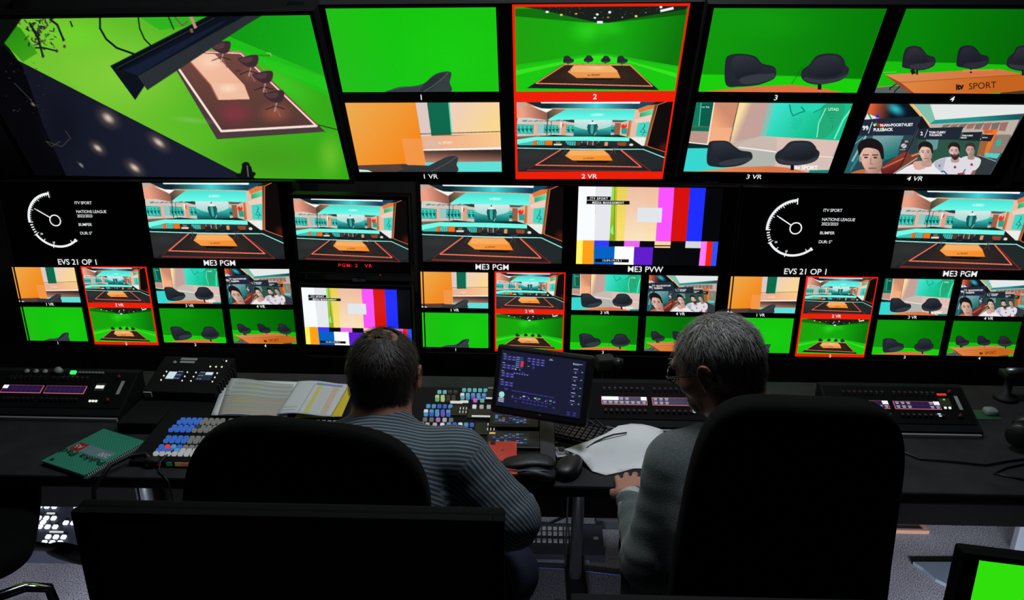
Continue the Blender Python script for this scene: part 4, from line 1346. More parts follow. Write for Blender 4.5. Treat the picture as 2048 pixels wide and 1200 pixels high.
# vent holes of the right panel base
cb = MB()
cb.tube([(.93, 2.02, .79), (.975, 2.0, .775), (1.0, 1.94, .757), (1.02, 1.88, .7545), (1.06, 1.835, .7545), (1.14, 1.825, .7545), (1.22, 1.81, .7545), (1.30, 1.835, .7545), (1.42, 1.86, .7545)], .0028, 8)
o = cb.build('headset_cable', M_BLK); tag(o, 'thin black cable snaking over the bare right desk', 'cable')
cb = MB()
cb.tube([(1.36, 1.83, .754), (1.27, 1.80, .754), (1.22, 1.77, .754), (1.28, 1.745, .754), (1.36, 1.76, .754), (1.33, 1.79, .755), (1.30, 1.77, .7545), (1.38, 1.73, .754)], .0026, 8)
o = cb.build('headset_cable', M_BLK); tag(o, 'looped black cable end beside the headset at the right', 'cable')
o = MB().box((.975, 1.945, .772), (.020, .012, .030), rotm(-25), .001).build('paper_tag', M_LBL); tag(o, 'tiny white paper tag at the foot of the right key panel', 'tag')


def headset(x, y, z, rot, label, name='headset'):
    r = empty(name, (x, y, z), [math.radians(a) for a in rot], label=label, cat='headset', group='black headsets on the desk')
    pts = [(.072 * math.cos(t), 0, .072 * math.sin(t)) for t in np.linspace(0, math.pi, 17)]
    pts = [(a, 0, max(b, 0) + .02) for a, _, b in pts]
    MB().tube(pts, .006, 10).build('headband', M_BLK, r)
    MB().tube([(p[0] * .95, 0, p[2] * .97) for p in pts[4:13]], .011, 10).build('headband_pad', M_BLKM, r)
    for s_ in (-1, 1):
        MB().lathe([(.028, 0), (.034, .006), (.034, .020), (.024, .026)], (s_ * .062, 0, .0), 20, rotm(0, -90 * s_)).build('ear_cup', M_BLK, r)
        MB().lathe([(.032, 0), (.035, .006), (.026, .012)], (s_ * .058, 0, .0), 20, rotm(0, -90 * s_)).build('ear_pad', M_BLKM, r)
    MB().tube([(.075, 0, -.01), (.088, .02, .03), (.075, .035, .08), (.055, .04, .11)], [.003, .003, .003, .006], 8).build('microphone_boom', M_BLK, r)
    return r


headset(1.38, 1.93, .790, (70, 10, 50), 'black headset lying on the desk beside the right key panel')
headset(-1.60, 1.875, .790, (75, 0, 30), 'black headset at the far left end of the desk')

# ---- router control box
r = empty('remote_control_box', (-1.02, 2.030, .7905), (0, 0, math.radians(-2)), label='charcoal control box with two small lit displays and a pale label', cat='control box')
MB().prism([(0, .0), (0, .024), (.03, .030), (.155, .064), (.163, .064), (.163, 0)], -.115, .105, 'x').build('housing', M_CHAR, r)
F_, ang, L = slope_place(.03, .030, .155, .064)
for k, (cx, lab) in enumerate(((-.048, 0), (.045, 1))):
    b = MB(); face_box(b, F_, ang, cx, .34, .046, .034, .002); dsp = b.build('display', lit('navy_display', (24, 26, 50)), r)
    b = MB()
    if k == 0:
        face_box(b, F_, ang, cx - .010, .34, .024, .032, .0028)
    else:
        face_box(b, F_, ang, cx + .010, .44, .022, .012, .0028)
    b.build('lit_field', lit('pale_blue_field', (196, 216, 226)), dsp)
    b = MB()
    for i in range(3):
        for j in range(2):
            face_box(b, F_, ang, cx + (.012 if k == 0 else -.012) + .008 * (j - .5), .24 + .12 * i, .006, .002, .0028)
    b.build('field_lettering', lit('grey_field_words', (130, 140, 160)), dsp)
b = MB()
for cx in (-.080, -.015, .012, .078):
    for i in range(3):
        face_box(b, F_, ang, cx, .17 + .15 * i, .0028, .0035, .003)
for i in range(3):
    face_box(b, F_, ang, .045 + .018 * i, .70, .0035, .004, .003)
face_box(b, F_, ang, .085, .92, .0035, .004, .003)
b.build('indicator_lights', lit('warm_white_dots', (245, 242, 220)), r)
b = MB(); face_box(b, F_, ang, -.035, .95, .052, .010, .0015); face_box(b, F_, ang, -.035, .84, .046, .010, .0015); b.build('label_strip', M_LBL, r)
MB().box((-.098, -.001, .014), (.024, .004, .016), rotm(6)).build('sticker', mat('white_sticker', (190, 190, 186), .7), r)
MB().lathe([(.006, 0), (.0055, .004)], F_(-.072, .8, .001), 14, rotm(ang)).build('key_switch', mat('grey_knob'), r)
MB().lathe([(.004, 0), (.003, .004)], F_(.075, .92, .001), 12, rotm(ang)).build('red_button', mat('dark_red_knob'), r)
b = MB()
for i in range(7):
    b.box((.107, .03 + .018 * i, .024), (.006, .006, .034), rotm(12))
b.build('cooling_fins', M_BLKM, r)

# ---- vision mixer console
r = empty('vision_mixer', (0, 0, 0), label='wide switcher console covered in blue and white lit keys', cat='mixing console')
MB().prism([(1.728, .7505), (1.728, .766), (1.745, .772), (2.14, .790), (2.155, .785), (2.155, .7505)], -1.03, .082, 'x').build('console_body', M_CHAR, r)
MB().box((-1.088, 2.025, .768), (.114, .26, .034), bev=.003).build('side_wing', M_CHAR, r)
MB().box((.060, 1.92, .789), (.040, .36, .006), rotm(2.6), .002).build('side_rail', mat('grey_rail_paint', (44, 46, 50), .5), r)
F_, ang, L = slope_place(1.745, .772, 2.14, .790)
YS = lambda y: (y - 1.745) / .395
def kb_put(b, x, y, w=.0118, h=.0118, t=.009):
    face_box(b, F_, ang, x, YS(y), w, h, t, bev=.0022)
KC = {'blue': (60, 112, 214), 'sky': (96, 160, 216), 'cyan': (110, 190, 200), 'white': (236, 250, 255), 'lime': (196, 226, 140), 'violet': (110, 96, 206), 'pink': (206, 120, 200), 'red': (255, 70, 70),
      'grey': (118, 120, 118), 'pale': (190, 192, 188), 'green': (120, 190, 150), 'dim': (56, 54, 52)}
banks = {}
slots = {}
def bank(x0, y, n, cols, pitch=.0162, w=.0118, h=.0112, to=None):
    b, cl = banks.setdefault(to or ('row', round(x0, 3), round(y, 3)), (MB(), []))
    for i in range(n):
        n0 = len(b.v)
        kb_put(b, x0 + pitch * i, y, w, h)
        cl += [lin([v * .82 for v in KC[cols[i % len(cols)]]])] * (len(b.v) - n0)
rr = random.Random(11)
# left blocks (blue then grey)
for y, x0, cols in ((1.921, -.968, ['blue'] * 4 + ['grey'] * 4), (1.906, -.972, ['blue'] * 4 + ['grey'] * 4), (1.882, -.975, ['blue'] * 4 + ['dim'] + ['grey'] * 3), (1.866, -.978, ['blue'] * 4 + ['grey'] * 4),
                    (1.828, -.968, ['blue'] * 4 + ['grey'] * 4), (1.811, -.968, ['blue'] * 4 + ['grey'] * 4), (1.784, -.968, ['blue', 'red', 'sky', 'blue', 'grey', 'grey', 'grey', 'grey']),
                    (1.767, -.968, ['blue', 'blue', 'blue', 'sky', 'pale', 'pale', 'pale', 'pale']), (1.751, -.968, ['pale'] * 8)):
    bank(x0, y, 8, cols, to='left' + 'ab'[y < 1.85])
    for g_ in range(5):
        bank(x0 + .137 + .115 * g_, y, 6, rr.choice([['blue'] * 6, ['violet'] * 4 + ['grey'] * 2, ['sky', 'blue', 'blue', 'violet', 'grey', 'grey'], ['grey'] * 6]), to=('mid', g_, y < 1.85))
# right blocks, as three banks that step down to the right
def block(x0, y, n, c1, c2, c3):
    for d_, e_, c_ in ((0, 0, c1), (.003, .030, c2), (.001, .046, c3)): bank(x0 - d_, y - e_, n, c_, to=('block', x0, y))
block(-.262, 2.105, 4, ['cyan', 'cyan', 'dim', 'dim'], ['lime', 'lime', 'dim', 'dim'], ['green', 'lime', 'dim', 'dim'])
block(-.188, 2.120, 5, ['cyan'], ['white', 'cyan', 'sky', 'sky', 'sky'], ['cyan', 'sky', 'violet', 'sky', 'blue'])
block(-.285, 2.020, 5, ['sky', 'sky', 'blue', 'blue', 'sky'], ['white', 'sky', 'sky', 'violet', 'sky'], ['sky', 'blue', 'sky', 'violet', 'blue'])
block(-.215, 1.921, 5, ['sky', 'blue', 'white', 'sky', 'blue'], ['white', 'sky', 'sky', 'violet', 'sky'], ['pale', 'blue', 'white', 'violet', 'blue'])
bank(-.285, 1.945, 5, ['grey', 'grey', 'pink', 'pale', 'grey'], .0185)
bank(-.150, 2.058, 2, ['pink', 'green'], .021); bank(-.150, 2.022, 4, ['white', 'pale', 'pale', 'pale'], .021)
bank(-.275, 1.918, 3, ['pale', 'pale', 'white'], .021)
bank(-.150, 1.838, 1, ['green']); bank(-.150, 1.800, 3, ['white'], .021); bank(-.262, 1.865, 1, ['white'])
# black lens modules with slots
for x, y, w, h in ((-.090, 2.095, .062, .062), (-.195, 2.0, .050, .055), (-.110, 1.905, .062, .062), (-.125, 1.985, .085, .05), (-.235, 1.875, .05, .03)):
    mo = MB(); face_box(mo, F_, ang, x, YS(y), w, h, .004); mo.build('display_module', M_BLK, r)
for x, y, w in ((-.205, 2.048, .036), (-.182, 2.052, .024), (-.137, 1.968, .034), (-.110, 1.968, .034), (-.100, 2.072, .05), (-.215, 1.856, .036), (-.178, 1.870, .016), (-.165, 1.835, .018)):
    sl = MB(); face_box(sl, F_, ang, x, YS(y), w, .0045, .0065); sl.build('slot_light', lit('pale_slot_glow', (206, 208, 200)), r)
for x0, y0 in ((-.085, 2.105), (-.085, 2.08), (-.19, 2.01), (-.19, 1.99), (-.105, 1.925), (-.105, 1.90)):
    sl = MB()
    for i in range(3): face_box(sl, F_, ang, x0 + .009 * i, YS(y0), .002, .009, .0065)
    sl.build('indicator_row', lit('pale_slot_glow', (206, 208, 200)), r)
KM = attr_mat('backlit_keys', True)
for b, cl in banks.values():
    ko = b.build('key_bank', KM, r)
    set_col(ko.data, np.array(cl))
b = MB(); b2 = MB()
for i in range(6): kb_put(b2 if i else b, -.062, 2.125 - .0165 * i, .012, .0135)
b.build('fader_key', lit('violet_key_glow', (130, 116, 200)), r); b2.build('fader_keys', mat('cream_key', (190, 186, 170), .5, emit=(150, 146, 132)), r)
MB().box(F_(-.093, YS(2.137), .004), (.046, .008, .002), rotm(ang)).build('label_strip', lit('grey_label_glow', (90, 92, 92)), r)
# small lit labels of the front lip
lb = {}
for i, (c, w) in enumerate((('green_lip', .016), ('dark_lip', .01), ('red_lip', .008), ('green_lip', .014), ('amber_lip', .03))):
    pass
xx = -.985
for c, w, g_ in (((60, 120, 30), .018, .012), ((110, 20, 20), .008, .016), ((10, 110, 60), .014, .008), ((150, 120, 50), .016, .0), ((160, 90, 60), .026, .0)):
    MB().box((xx + w / 2, 1.7262, .761), (w, .003, .010)).build('lip_label', mat('lip_%d_%d' % c[:2], c, .5, emit=tuple(int(v * .5) for v in c)), r); xx += w + g_

# touch panels lying in the console, with their pictures of coloured fields
def fields(b, F2, ang2, cx, s, w, h, seed, m_w, n=(8, 4)):
    rr = random.Random(seed)
    for i in range(n[0]):
        for j in range(n[1]):
            if rr.random() < .72:
                b[rr.choice(list(b))].box(F2(cx + w * ((i + .5) / n[0] - .5), s + h * ((j + .5) / n[1] - .5), m_w), (w / n[0] * .8, h / n[1] * .30 * L, .0012), rotm(ang2))
for nm, x, y, w, h, lab in (('a', -.038, 1.845, .118, .066, 'lit_touch_panel'), ('b', -.038, 1.945, .112, .06, 'lit_touch_panel')):
    bz = MB(); face_box(bz, F_, ang, x + .006, YS(y), w + .026, h + .018, .010, bev=.003); tp = bz.build('touch_panel', M_BLK, r)
    sc = MB(); face_box(sc, F_, ang, x - .004, YS(y), w - .012, h - .006, .0108); sc.build('panel_screen', lit('panel_navy', (16, 15, 26)), tp)
    bb = {c: MB() for c in ('v', 'b', 'g', 'p', 't', 'w')}
    fields(bb, F_, ang, x - .004, YS(y), w - .022, (h - .016) / L, 4 if nm == 'a' else 9, .0118, (9, 6))
    for c, col in (('v', (52, 38, 84)), ('b', (50, 84, 130)), ('g', (40, 66, 60)), ('p', (110, 84, 170)), ('t', (90, 150, 190)), ('w', (120, 112, 110))):
        if bb[c].v: bb[c].build('screen_pattern', lit('field_' + c, col), tp)
    if nm == 'a':
        y_ = MB(); face_box(y_, F_, ang, x - .052, YS(y + .025), .016, .006, .0122); y_.build('yellow_field', lit('field_yellow', (206, 180, 80)), tp)

# ---- tilted touchscreen tablet on a stand
TM = Matrix(((.926, .363, .101), (-.374, .853, .364), (.046, -.375, .926))).to_4x4() @ Matrix.Scale(.92, 4)
TM.translation = Vector((.0368, 1.875, .939))
r = empty('touchscreen_tablet', mw=TM, label='tilted black touchscreen with dark blue control page behind the keys', cat='touchscreen')
MB().box((.002, .014, -.004), (.302, .022, .206), bev=.010).build('housing', M_BLK, r)
MB().box((0, .0025, 0), (.262, .002, .165)).build('screen', lit('dark_blue_screen', (23, 26, 50)), r)
bb = {'v': MB(), 'w': MB(), 'g': MB(), 'd': MB()}
X0, Z0 = -.13, .08125
def fld(c, u, v, w, h):   # u,v in fractions from the top left
    bb[c].box((X0 + .26 * u, .0012, Z0 - .1625 * v), (.26 * w, .0008, .1625 * h))
for gy in (.10, .26, .41, .57):
    fld('w', .035, gy - .04, .035, .008)
    for j in range(2 if gy != .41 else 2):
        for i in range(3):
            fld('v', .045 + .055 * i, gy + .045 * j, .046, .036); fld('w', .045 + .055 * i, gy + .045 * j, .026, .006)
fld('v', .10, .69, .046, .036)
for j in range(6):
    fld('d', .225, .09 + .036 * j, .09, .030); fld('w', .205, .09 + .036 * j, .04, .008)
for i in range(4):
    for j in range(3):
        if not (i == 0 and j == 2): fld('v', .34 + .055 * i, .085 + .045 * j, .044, .034); fld('w', .34 + .055 * i, .085 + .045 * j, .024, .006)
fld('g', .34, .225, .024, .014); fld('v', .40, .235, .030, .05)
for i in range(6):
    fld('v', .18 + .032 * i, .38, .024, .03); fld('w', .18 + .032 * i, .385, .014, .01)
fld('g', .24, .31, .018, .014); fld('w', .19, .31, .02, .02); fld('v', .28, .345, .05, .014)
for i in range(8):
    fld('v', .20 + .065 * i, .70 + .002 * i, .058, .018)
for i in range(12):
    for j in range(3):
        if rr.random() < .8: fld(('w', 'v', 'v', 'v', 'g')[rr.randrange(5)] if j < 1 else 'v', .19 + .046 * i, .77 + .055 * j + .001 * i, .030, .024)
for i in range(6):
    fld('w', .19 + .1 * i, .80, .016, .008)
fld('w', .60, .045, .03, .010); fld('w', .60, .065, .05, .006)
fld('w', .865, .07, .008, .03); fld('w', .92, .068, .10, .010); fld('w', .90, .085, .06, .006)
for j in range(5):
    fld('w', .90, .16 + .14 * j, .05, .012); fld('v', .90, .20 + .14 * j, .08, .012); fld('w', .90, .225 + .14 * j, .02, .012); fld('g', .975, .20 + .14 * j, .018, .02)
for i in range(2):
    fld('v', .87 + .07 * i, .93, .036, .03); fld('v', .87 + .07 * i, .97, .036, .02)
for c, col in (('v', (54, 50, 124)), ('w', (170, 174, 196)), ('g', (90, 150, 110)), ('d', (34, 62, 110))):
    bb[c].build('screen_pattern', lit('tablet_' + c, col), r)
MB().box((X0 + .26 * .262, .0005, Z0 - .1625 * .20), (.008, .001, .017)).build('red_field', lit('tablet_red', (226, 44, 60)), r)
MB().lathe([(.0088, 0), (.0088, .001)], (X0 + .26 * .055, .0015, Z0 - .1625 * .80), 24, rotm(90)).build('globe_mark', lit('tablet_mint', (150, 220, 200)), r)
b = MB()
for j in range(3): b.box((X0 + .26 * .055, .001, Z0 - .1625 * (.865 + .03 * j)), (.018, .001, .003))
b.build('mark_lettering', lit('tablet_w', (170, 174, 196)), r)
MB().lathe([(.006, 0), (.006, .002)], (.01, .0025, -.094), 14, rotm(90)).build('home_button', M_BLKM, r)
MB().tube([(0, .02, -.02), (-.01, .14, -.005), (-.03, .30, .0), (-.03, .405, .005)], .012, 10).build('stand_arm', M_BLKM, r)
sb = MB(); sb.lathe([(.06, 0), (.058, .012), (.014, .018), (.012, .05)], (0, 0, 0), 24)
so = sb.build('stand_base', M_BLKM, r); so.matrix_parent_inverse = TM.inverted(); so.location = (.150, 2.210, DZ + .0005)

# ---- small gear round the tablet
r = empty('desk_camera', (.245, 2.20, DZ), (0, 0, math.radians(12)), label='small black camera unit behind the tablet corner', cat='camera')
MB().box((0, 0, .105), (.055, .05, .045), bev=.008).build('body', M_BLKM, r)
MB().lathe([(.016, 0), (.017, .018), (.013, .022)], (.026, -.02, .115), 20, rotm(90, 0, 40)).build('lens', M_DSTEEL, r)
MB().lathe([(.026, 0), (.024, .006), (.008, .010), (.008, .085)], (0, 0, 0.0005), 18).build('stand', M_BLKM, r)
MB().box((0, -.028, .048), (.030, .004, .009), bev=.001).build('green_label', mat('green_label', (70, 130, 60), .6, emit=(26, 60, 22)), r)
MB().tube([(.03, 0, .118), (.05, .01, .11), (.05, .05, .06), (.04, .07, .01)], .003, 8).build('lead', M_BLK, r)

r = empty('keyboard', (.190, 1.915, DZ), (0, 0, math.radians(-22)), label='black computer keyboard lying under the tablet beside the white paper', cat='keyboard')
MB().box((0, 0, .008), (.215, .105, .014), bev=.003).build('tray', M_BLK, r)
MB().box((0, .0555, .010), (.215, .004, .016), bev=.001).build('rear_strip', mat('grey_strip', (120, 122, 126), .5), r)
b = MB(); lt = MB()
for j in range(6):
    for i in range(13):
        b.box((-.0985 + .01642 * i, -.042 + .0165 * j, .018), (.0140, .0138, .008), bev=.002)
        lt.box((-.101 + .01642 * i, -.039 + .0165 * j, .0222), (.0024, .0036, .0004))
b.build('keys', mat('black_key_gloss'), r); lt.build('key_lettering', mat('faint_key_ink', (110, 112, 112), .6), r)

r = empty('computer_mouse', (.115, 1.742, DZ + .001), (0, 0, math.radians(-28)), label='black wired mouse on the desk in front of the white paper', cat='mouse')
MB().superell((0, 0, .012), (.031, .052, .022), .8, .9, 32, 18, bend=lambda v: (v.x * (1 - .12 * v.y / .05), v.y, max(v.z, -.012) + (0.004 if v.z > 0 else 0))).build('shell', M_BLK, r)
MB().lathe([(.0055, -.003), (.0055, .003)], (0, .028, .0335), 16, rotm(0, 90)).build('scroll_wheel', mat('grey_knob'), r)
MB().tube([(0, .05, .012), (.010, .085, .030), (.02, .12, .034), (.035, .15, .037), (.05, .175, .038), (.075, .21, .034)], .0022, 8).build('cable', M_BLK, r)

# paper sheets: thin slabs with a gentle curl, built from measured corners
def sheet(name, poly, z, m, label, cat, curl=.0, thick=.0006, group=None):
    """poly: desk outline; filled as a grid so that it can lift at its rim"""
    (x0, y0), (x1, y1) = (min(p[0] for p in poly), min(p[1] for p in poly)), (max(p[0] for p in poly), max(p[1] for p in poly))
    bm = bmesh.new()
    vs = [bm.verts.new((x, y, z)) for x, y in poly]
    f = bm.faces.new(vs)
    bmesh.ops.recalc_face_normals(bm, faces=bm.faces[:])
    for k in range(1, 12):
        for a in ((1, 0), (0, 1)):
            g_ = bm.verts[:] + bm.edges[:] + bm.faces[:]
            co = (x0 + (x1 - x0) * k / 12, y0 + (y1 - y0) * k / 12, 0)
            bmesh.ops.bisect_plane(bm, geom=g_, plane_co=co, plane_no=(a[0], a[1], 0))
    if isinstance(curl, float):
        c0 = curl; curl = lambda u, v: c0 * (abs(v - .5) * 2) ** 3 + c0 * .4 * math.sin(u * 7)
    for v in bm.verts:
        u_, v_ = (v.co.x - x0) / (x1 - x0), (v.co.y - y0) / (y1 - y0)
        v.co.z += max(0, curl(u_, v_))
    ret = bmesh.ops.extrude_face_region(bm, geom=bm.faces[:])
    for e in ret['geom']:
        if isinstance(e, bmesh.types.BMVert): e.co.z += thick
    bmesh.ops.recalc_face_normals(bm, faces=bm.faces[:])
    me = bpy.data.meshes.new(name); bm.to_mesh(me); bm.free()
    me.polygons.foreach_set('use_smooth', [abs(p.normal.z) > .3 for p in me.polygons])
    me.materials.append(m)
    o = mesh_obj(name, me)
    if label: tag(o, label, cat, group)
    return o


M_PAPER = mat('white_paper', (226, 228, 230), .8, noise=(30, .02))
sheet('paper_sheet', [(.104, 1.803), (.150, 1.775), (.176, 1.742), (.209, 1.727), (.252, 1.745), (.285, 1.762), (.345, 1.765), (.420, 1.800), (.405, 1.90), (.352, 1.937), (.330, 1.948), (.300, 1.953), (.262, 1.940), (.22, 1.89), (.17, 1.845)],
      DZ + .0012, M_PAPER, 'blank white paper sheets between the mouse and the older man', 'paper', lambda u, v: .029 * min(1, max(0, (v + .45 * (1 - u) - .42) * 3.4)) * (u < .9) + .002 * math.sin(u * 9), .0016)

# ---- running-order papers behind the younger man
def ruled(name, base, inks, seed):
    m = mat(name, base, .8)
    nt = m.node_tree; b_ = nt.nodes['Principled BSDF']; tc = nt.nodes.new('ShaderNodeTexCoord')
    sp = nt.nodes.new('ShaderNodeSeparateXYZ'); nt.links.new(tc.outputs['Generated'], sp.inputs[0])
    cur = None
    col = nt.nodes.new('ShaderNodeRGB'); col.outputs[0].default_value = tuple(lin(base)) + (1,); last = col.outputs[0]
    for ax, lo, hi, freq, duty, rgb, other in inks:
        ma = nt.nodes.new('ShaderNodeMath'); ma.operation = 'MULTIPLY'; ma.inputs[1].default_value = freq; nt.links.new(sp.outputs[ax], ma.inputs[0])
        fr_ = nt.nodes.new('ShaderNodeMath'); fr_.operation = 'FRACT'; nt.links.new(ma.outputs[0], fr_.inputs[0])
        lt_ = nt.nodes.new('ShaderNodeMath'); lt_.operation = 'LESS_THAN'; lt_.inputs[1].default_value = duty; nt.links.new(fr_.outputs[0], lt_.inputs[0])
        res = lt_.outputs[0]
        for a2, l2, h2 in ((ax, lo, hi),) + tuple(other):
            g1 = nt.nodes.new('ShaderNodeMath'); g1.operation = 'GREATER_THAN'; g1.inputs[1].default_value = l2; nt.links.new(sp.outputs[a2], g1.inputs[0])
            g2 = nt.nodes.new('ShaderNodeMath'); g2.operation = 'LESS_THAN'; g2.inputs[1].default_value = h2; nt.links.new(sp.outputs[a2], g2.inputs[0])
            for g_ in (g1, g2):
                mu = nt.nodes.new('ShaderNodeMath'); mu.operation = 'MULTIPLY'; nt.links.new(res, mu.inputs[0]); nt.links.new(g_.outputs[0], mu.inputs[1]); res = mu.outputs[0]
        mi = nt.nodes.new('ShaderNodeMix'); mi.data_type = 'RGBA'; mi.inputs[7].default_value = tuple(lin(rgb)) + (1,)
        nt.links.new(res, mi.inputs[0]); nt.links.new(last, mi.inputs[6]); last = mi.outputs[2]
    nt.links.new(last, b_.inputs['Base Color'])
    return m


def quad_sheet(name, q, z, m, label, zl=None, nseg=14, thick=.0012):
    """four-cornered sheet (TL TR BR BL on the desk) with its own rows of ripples; Generated x runs along the top"""
    vs, fs = [], []
    for j in range(nseg + 1):
        for i in range(nseg + 1):
            a, b_ = i / nseg, j / nseg
            P = (Vector(q[0]) * (1 - a) + Vector(q[1]) * a) * (1 - b_) + (Vector(q[3]) * (1 - a) + Vector(q[2]) * a) * b_
            h = zl(a, b_) if zl else 0
            vs.append((P.x, P.y, z + h))
    n = nseg + 1
    fs = [(j * n + i, (j + 1) * n + i, (j + 1) * n + i + 1, j * n + i + 1) for j in range(nseg) for i in range(nseg)]
    N = len(vs)
    vs += [(x, y, zz - thick) for x, y, zz in vs]
    fs += [tuple(N + k for k in f[::-1]) for f in fs]
    rim = [i for i in range(n)] + [j * n + nseg for j in range(1, n)] + [nseg * n + i for i in range(nseg - 1, -1, -1)] + [j * n for j in range(nseg - 1, 0, -1)]
    fs += [(rim[k], rim[(k + 1) % len(rim)], rim[(k + 1) % len(rim)] + N, rim[k] + N) for k in range(len(rim))]
    b = MB(); b.add(vs, fs, True); o = b.build(name, m)
    tag(o, label, 'paper', 'running order papers on the mixer')
    return o


PZ = .800
hl = lambda a, b: .012 * math.sin(a * 3.2) * (1 - b) + .004 * math.sin(a * 9 + b * 3)
M_RULE1 = ruled('printed_schedule', (196, 198, 192), [('X', .12, .95, 1, 1, (176, 176, 166), (('Y', .05, .97),)), ('Y', .50, .96, 8, .10, (70, 66, 60), (('X', .10, .94),)), ('Y', .04, .95, 26, .28, (150, 148, 138), (('X', .16, .90),)),
                                                  ('Y', .52, .97, 8, .5, (178, 188, 190), (('X', .12, .93),)), ('Y', .05, .42, 3, .55, (182, 168, 150), (('X', .12, .95),)), ('Y', .2, .9, 17, .25, (186, 184, 140), (('X', .25, .5),))], 1)
M_RULE2 = ruled('printed_sheet_highlighted', (204, 206, 208), [('X', .46, .54, 1, 1, (206, 200, 110), (('Y', .02, .86),)), ('X', .74, .86, 1, 1, (206, 182, 160), (('Y', .04, .84),)), ('Y', .86, .93, 1, 1, (120, 150, 190), (('X', .40, .90),)),
                                                  ('Y', .05, .82, 22, .25, (176, 178, 182), (('X', .55, .72),)), ('X', .36, .40, 30, .4, (150, 150, 156), (('Y', .03, .9),)), ('Y', .05, .2, 12, .3, (160, 164, 170), (('X', .05, .3),))], 2)
quad_sheet('schedule_sheet', [(-.912, 2.140), (-.712, 2.128), (-.672, 1.925), (-.868, 1.925)], PZ, M_RULE1, 'printed schedule sheet with ruled rows, leftmost of the papers on the mixer', lambda a, b: .010 * (1 - b) * (1 - a) + .003 * math.sin(a * 6))
quad_sheet('schedule_sheet', [(-.700, 2.135), (-.542, 2.128), (-.548, 1.925), (-.700, 1.925)], PZ + .006, M_RULE2, 'white sheet with yellow and pink columns behind the striped shirt', lambda a, b: .004 * math.sin(a * 5))
quad_sheet('yellow_folder', [(-.665, 2.150), (-.525, 2.140), (-.520, 1.935), (-.650, 1.925)], PZ - .004, mat('yellow_card', (214, 190, 40), .7), 'yellow card folder under the white sheet near the man in stripes')
quad_sheet('schedule_sheet', [(-.930, 2.145), (-.655, 2.150), (-.70, 1.93), (-.890, 1.93)], PZ - .0042, M_PAPER, 'plain white under-sheet showing its left margin beneath the ruled schedule', lambda a, b: .008 * (1 - b) * (1 - a))

# ---- spiral notebook
nb_q = [(-1.263, 1.703), (-1.102, 1.683), (-1.028, 1.855), (-1.187, 1.877)]
c = (Vector(nb_q[0]) + Vector(nb_q[2])) / 2
ux = (Vector(nb_q[2]) - Vector(nb_q[1])); LN = ux.length; ux.normalize()      # along the spiral
uy = Vector((-ux.y, ux.x)); WN = .162                                         # away from the spiral
r = empty('spiral_notebook', (c.x, c.y, DZ + .0032), (0, 0, math.atan2(ux.y, ux.x)), label='green spiral notebook with red and grey cover label, left on the desk', cat='notebook')
m = mat('green_dotted_cover', (24, 112, 88), .45)
nt = m.node_tree; b_ = nt.nodes['Principled BSDF']; tc = nt.nodes.new('ShaderNodeTexCoord')
mp = nt.nodes.new('ShaderNodeMapping'); mp.inputs['Scale'].default_value = (150, 150, 0); mp.inputs['Rotation'].default_value = (0, 0, .785); nt.links.new(tc.outputs['Object'], mp.inputs[0])
vo = nt.nodes.new('ShaderNodeTexVoronoi'); vo.inputs['Randomness'].default_value = 0; vo.inputs['Scale'].default_value = 1; nt.links.new(mp.outputs[0], vo.inputs['Vector'])
lt_ = nt.nodes.new('ShaderNodeMath'); lt_.operation = 'LESS_THAN'; lt_.inputs[1].default_value = .17; nt.links.new(vo.outputs['Distance'], lt_.inputs[0])
mi = nt.nodes.new('ShaderNodeMix'); mi.data_type = 'RGBA'; mi.inputs[6].default_value = tuple(lin((28, 134, 106))) + (1,); mi.inputs[7].default_value = tuple(lin((110, 190, 170))) + (1,)
nt.links.new(lt_.outputs[0], mi.inputs[0]); nt.links.new(mi.outputs[2], b_.inputs['Base Color'])
MB().box((0, .006, .005), (LN - .004, WN - .006, .008)).build('pages', M_PAPER, r)
MB().box((0, .004, .0100), (LN, WN, .0012), bev=.0004).build('cover', m, r)
MB().box((0, .004, .0002), (LN, WN, .0010)).build('back_cover', m, r)
MB().box((-.004, -.012, .0110), (.036, .104, .0006)).build('grey_label', mat('grey_blue_label', (112, 140, 150), .5), r)
MB().box((-.004, .058, .0110), (.036, .034, .0006)).build('red_label', mat('red_label', (170, 20, 22), .5), r)
MT = mat('white_ink', (220, 226, 228), .6); MK = mat('black_ink', (12, 14, 14), .6)
up = lambda ox, oy: (lambda a, b: (ox + b, oy + a if False else oy + a, .0116))
# lettering reads along the short side, upside down to the viewer
text_obj('numeral', '200', .016, MT, r, lambda a, b: (-.006 - b, -.040 + a, .0116), bold=.0)
text_obj('numeral', 'A5', .015, MT, r, lambda a, b: (-.004 - b, .058 + a, .0116), bold=.0)
text_obj('lettering', 'Pukka Pad', .020, MK, r, lambda a, b: (-.036 - b, .004 + a, .0125), bold=.0, sx=1.35)
MB().lathe([(.006, 0), (.006, .0005)], (-.078, .064, .0108), 16).build('round_mark', MK, r)
b = MB()
n = 32
for i in range(n):
    x = -LN / 2 + .006 + (LN - .012) * i / (n - 1)
    b.tube([(x + .0012 * math.sin(t), -WN / 2 + .002 + .0062 * math.cos(t), .0048 + .0066 * math.sin(t)) for t in np.linspace(0, 2 * math.pi, 13)[:-1]], .0008, 5, closed=True)
b.build('spiral_binding', mat('steel_wire', (200, 204, 208), .35, .3), r)

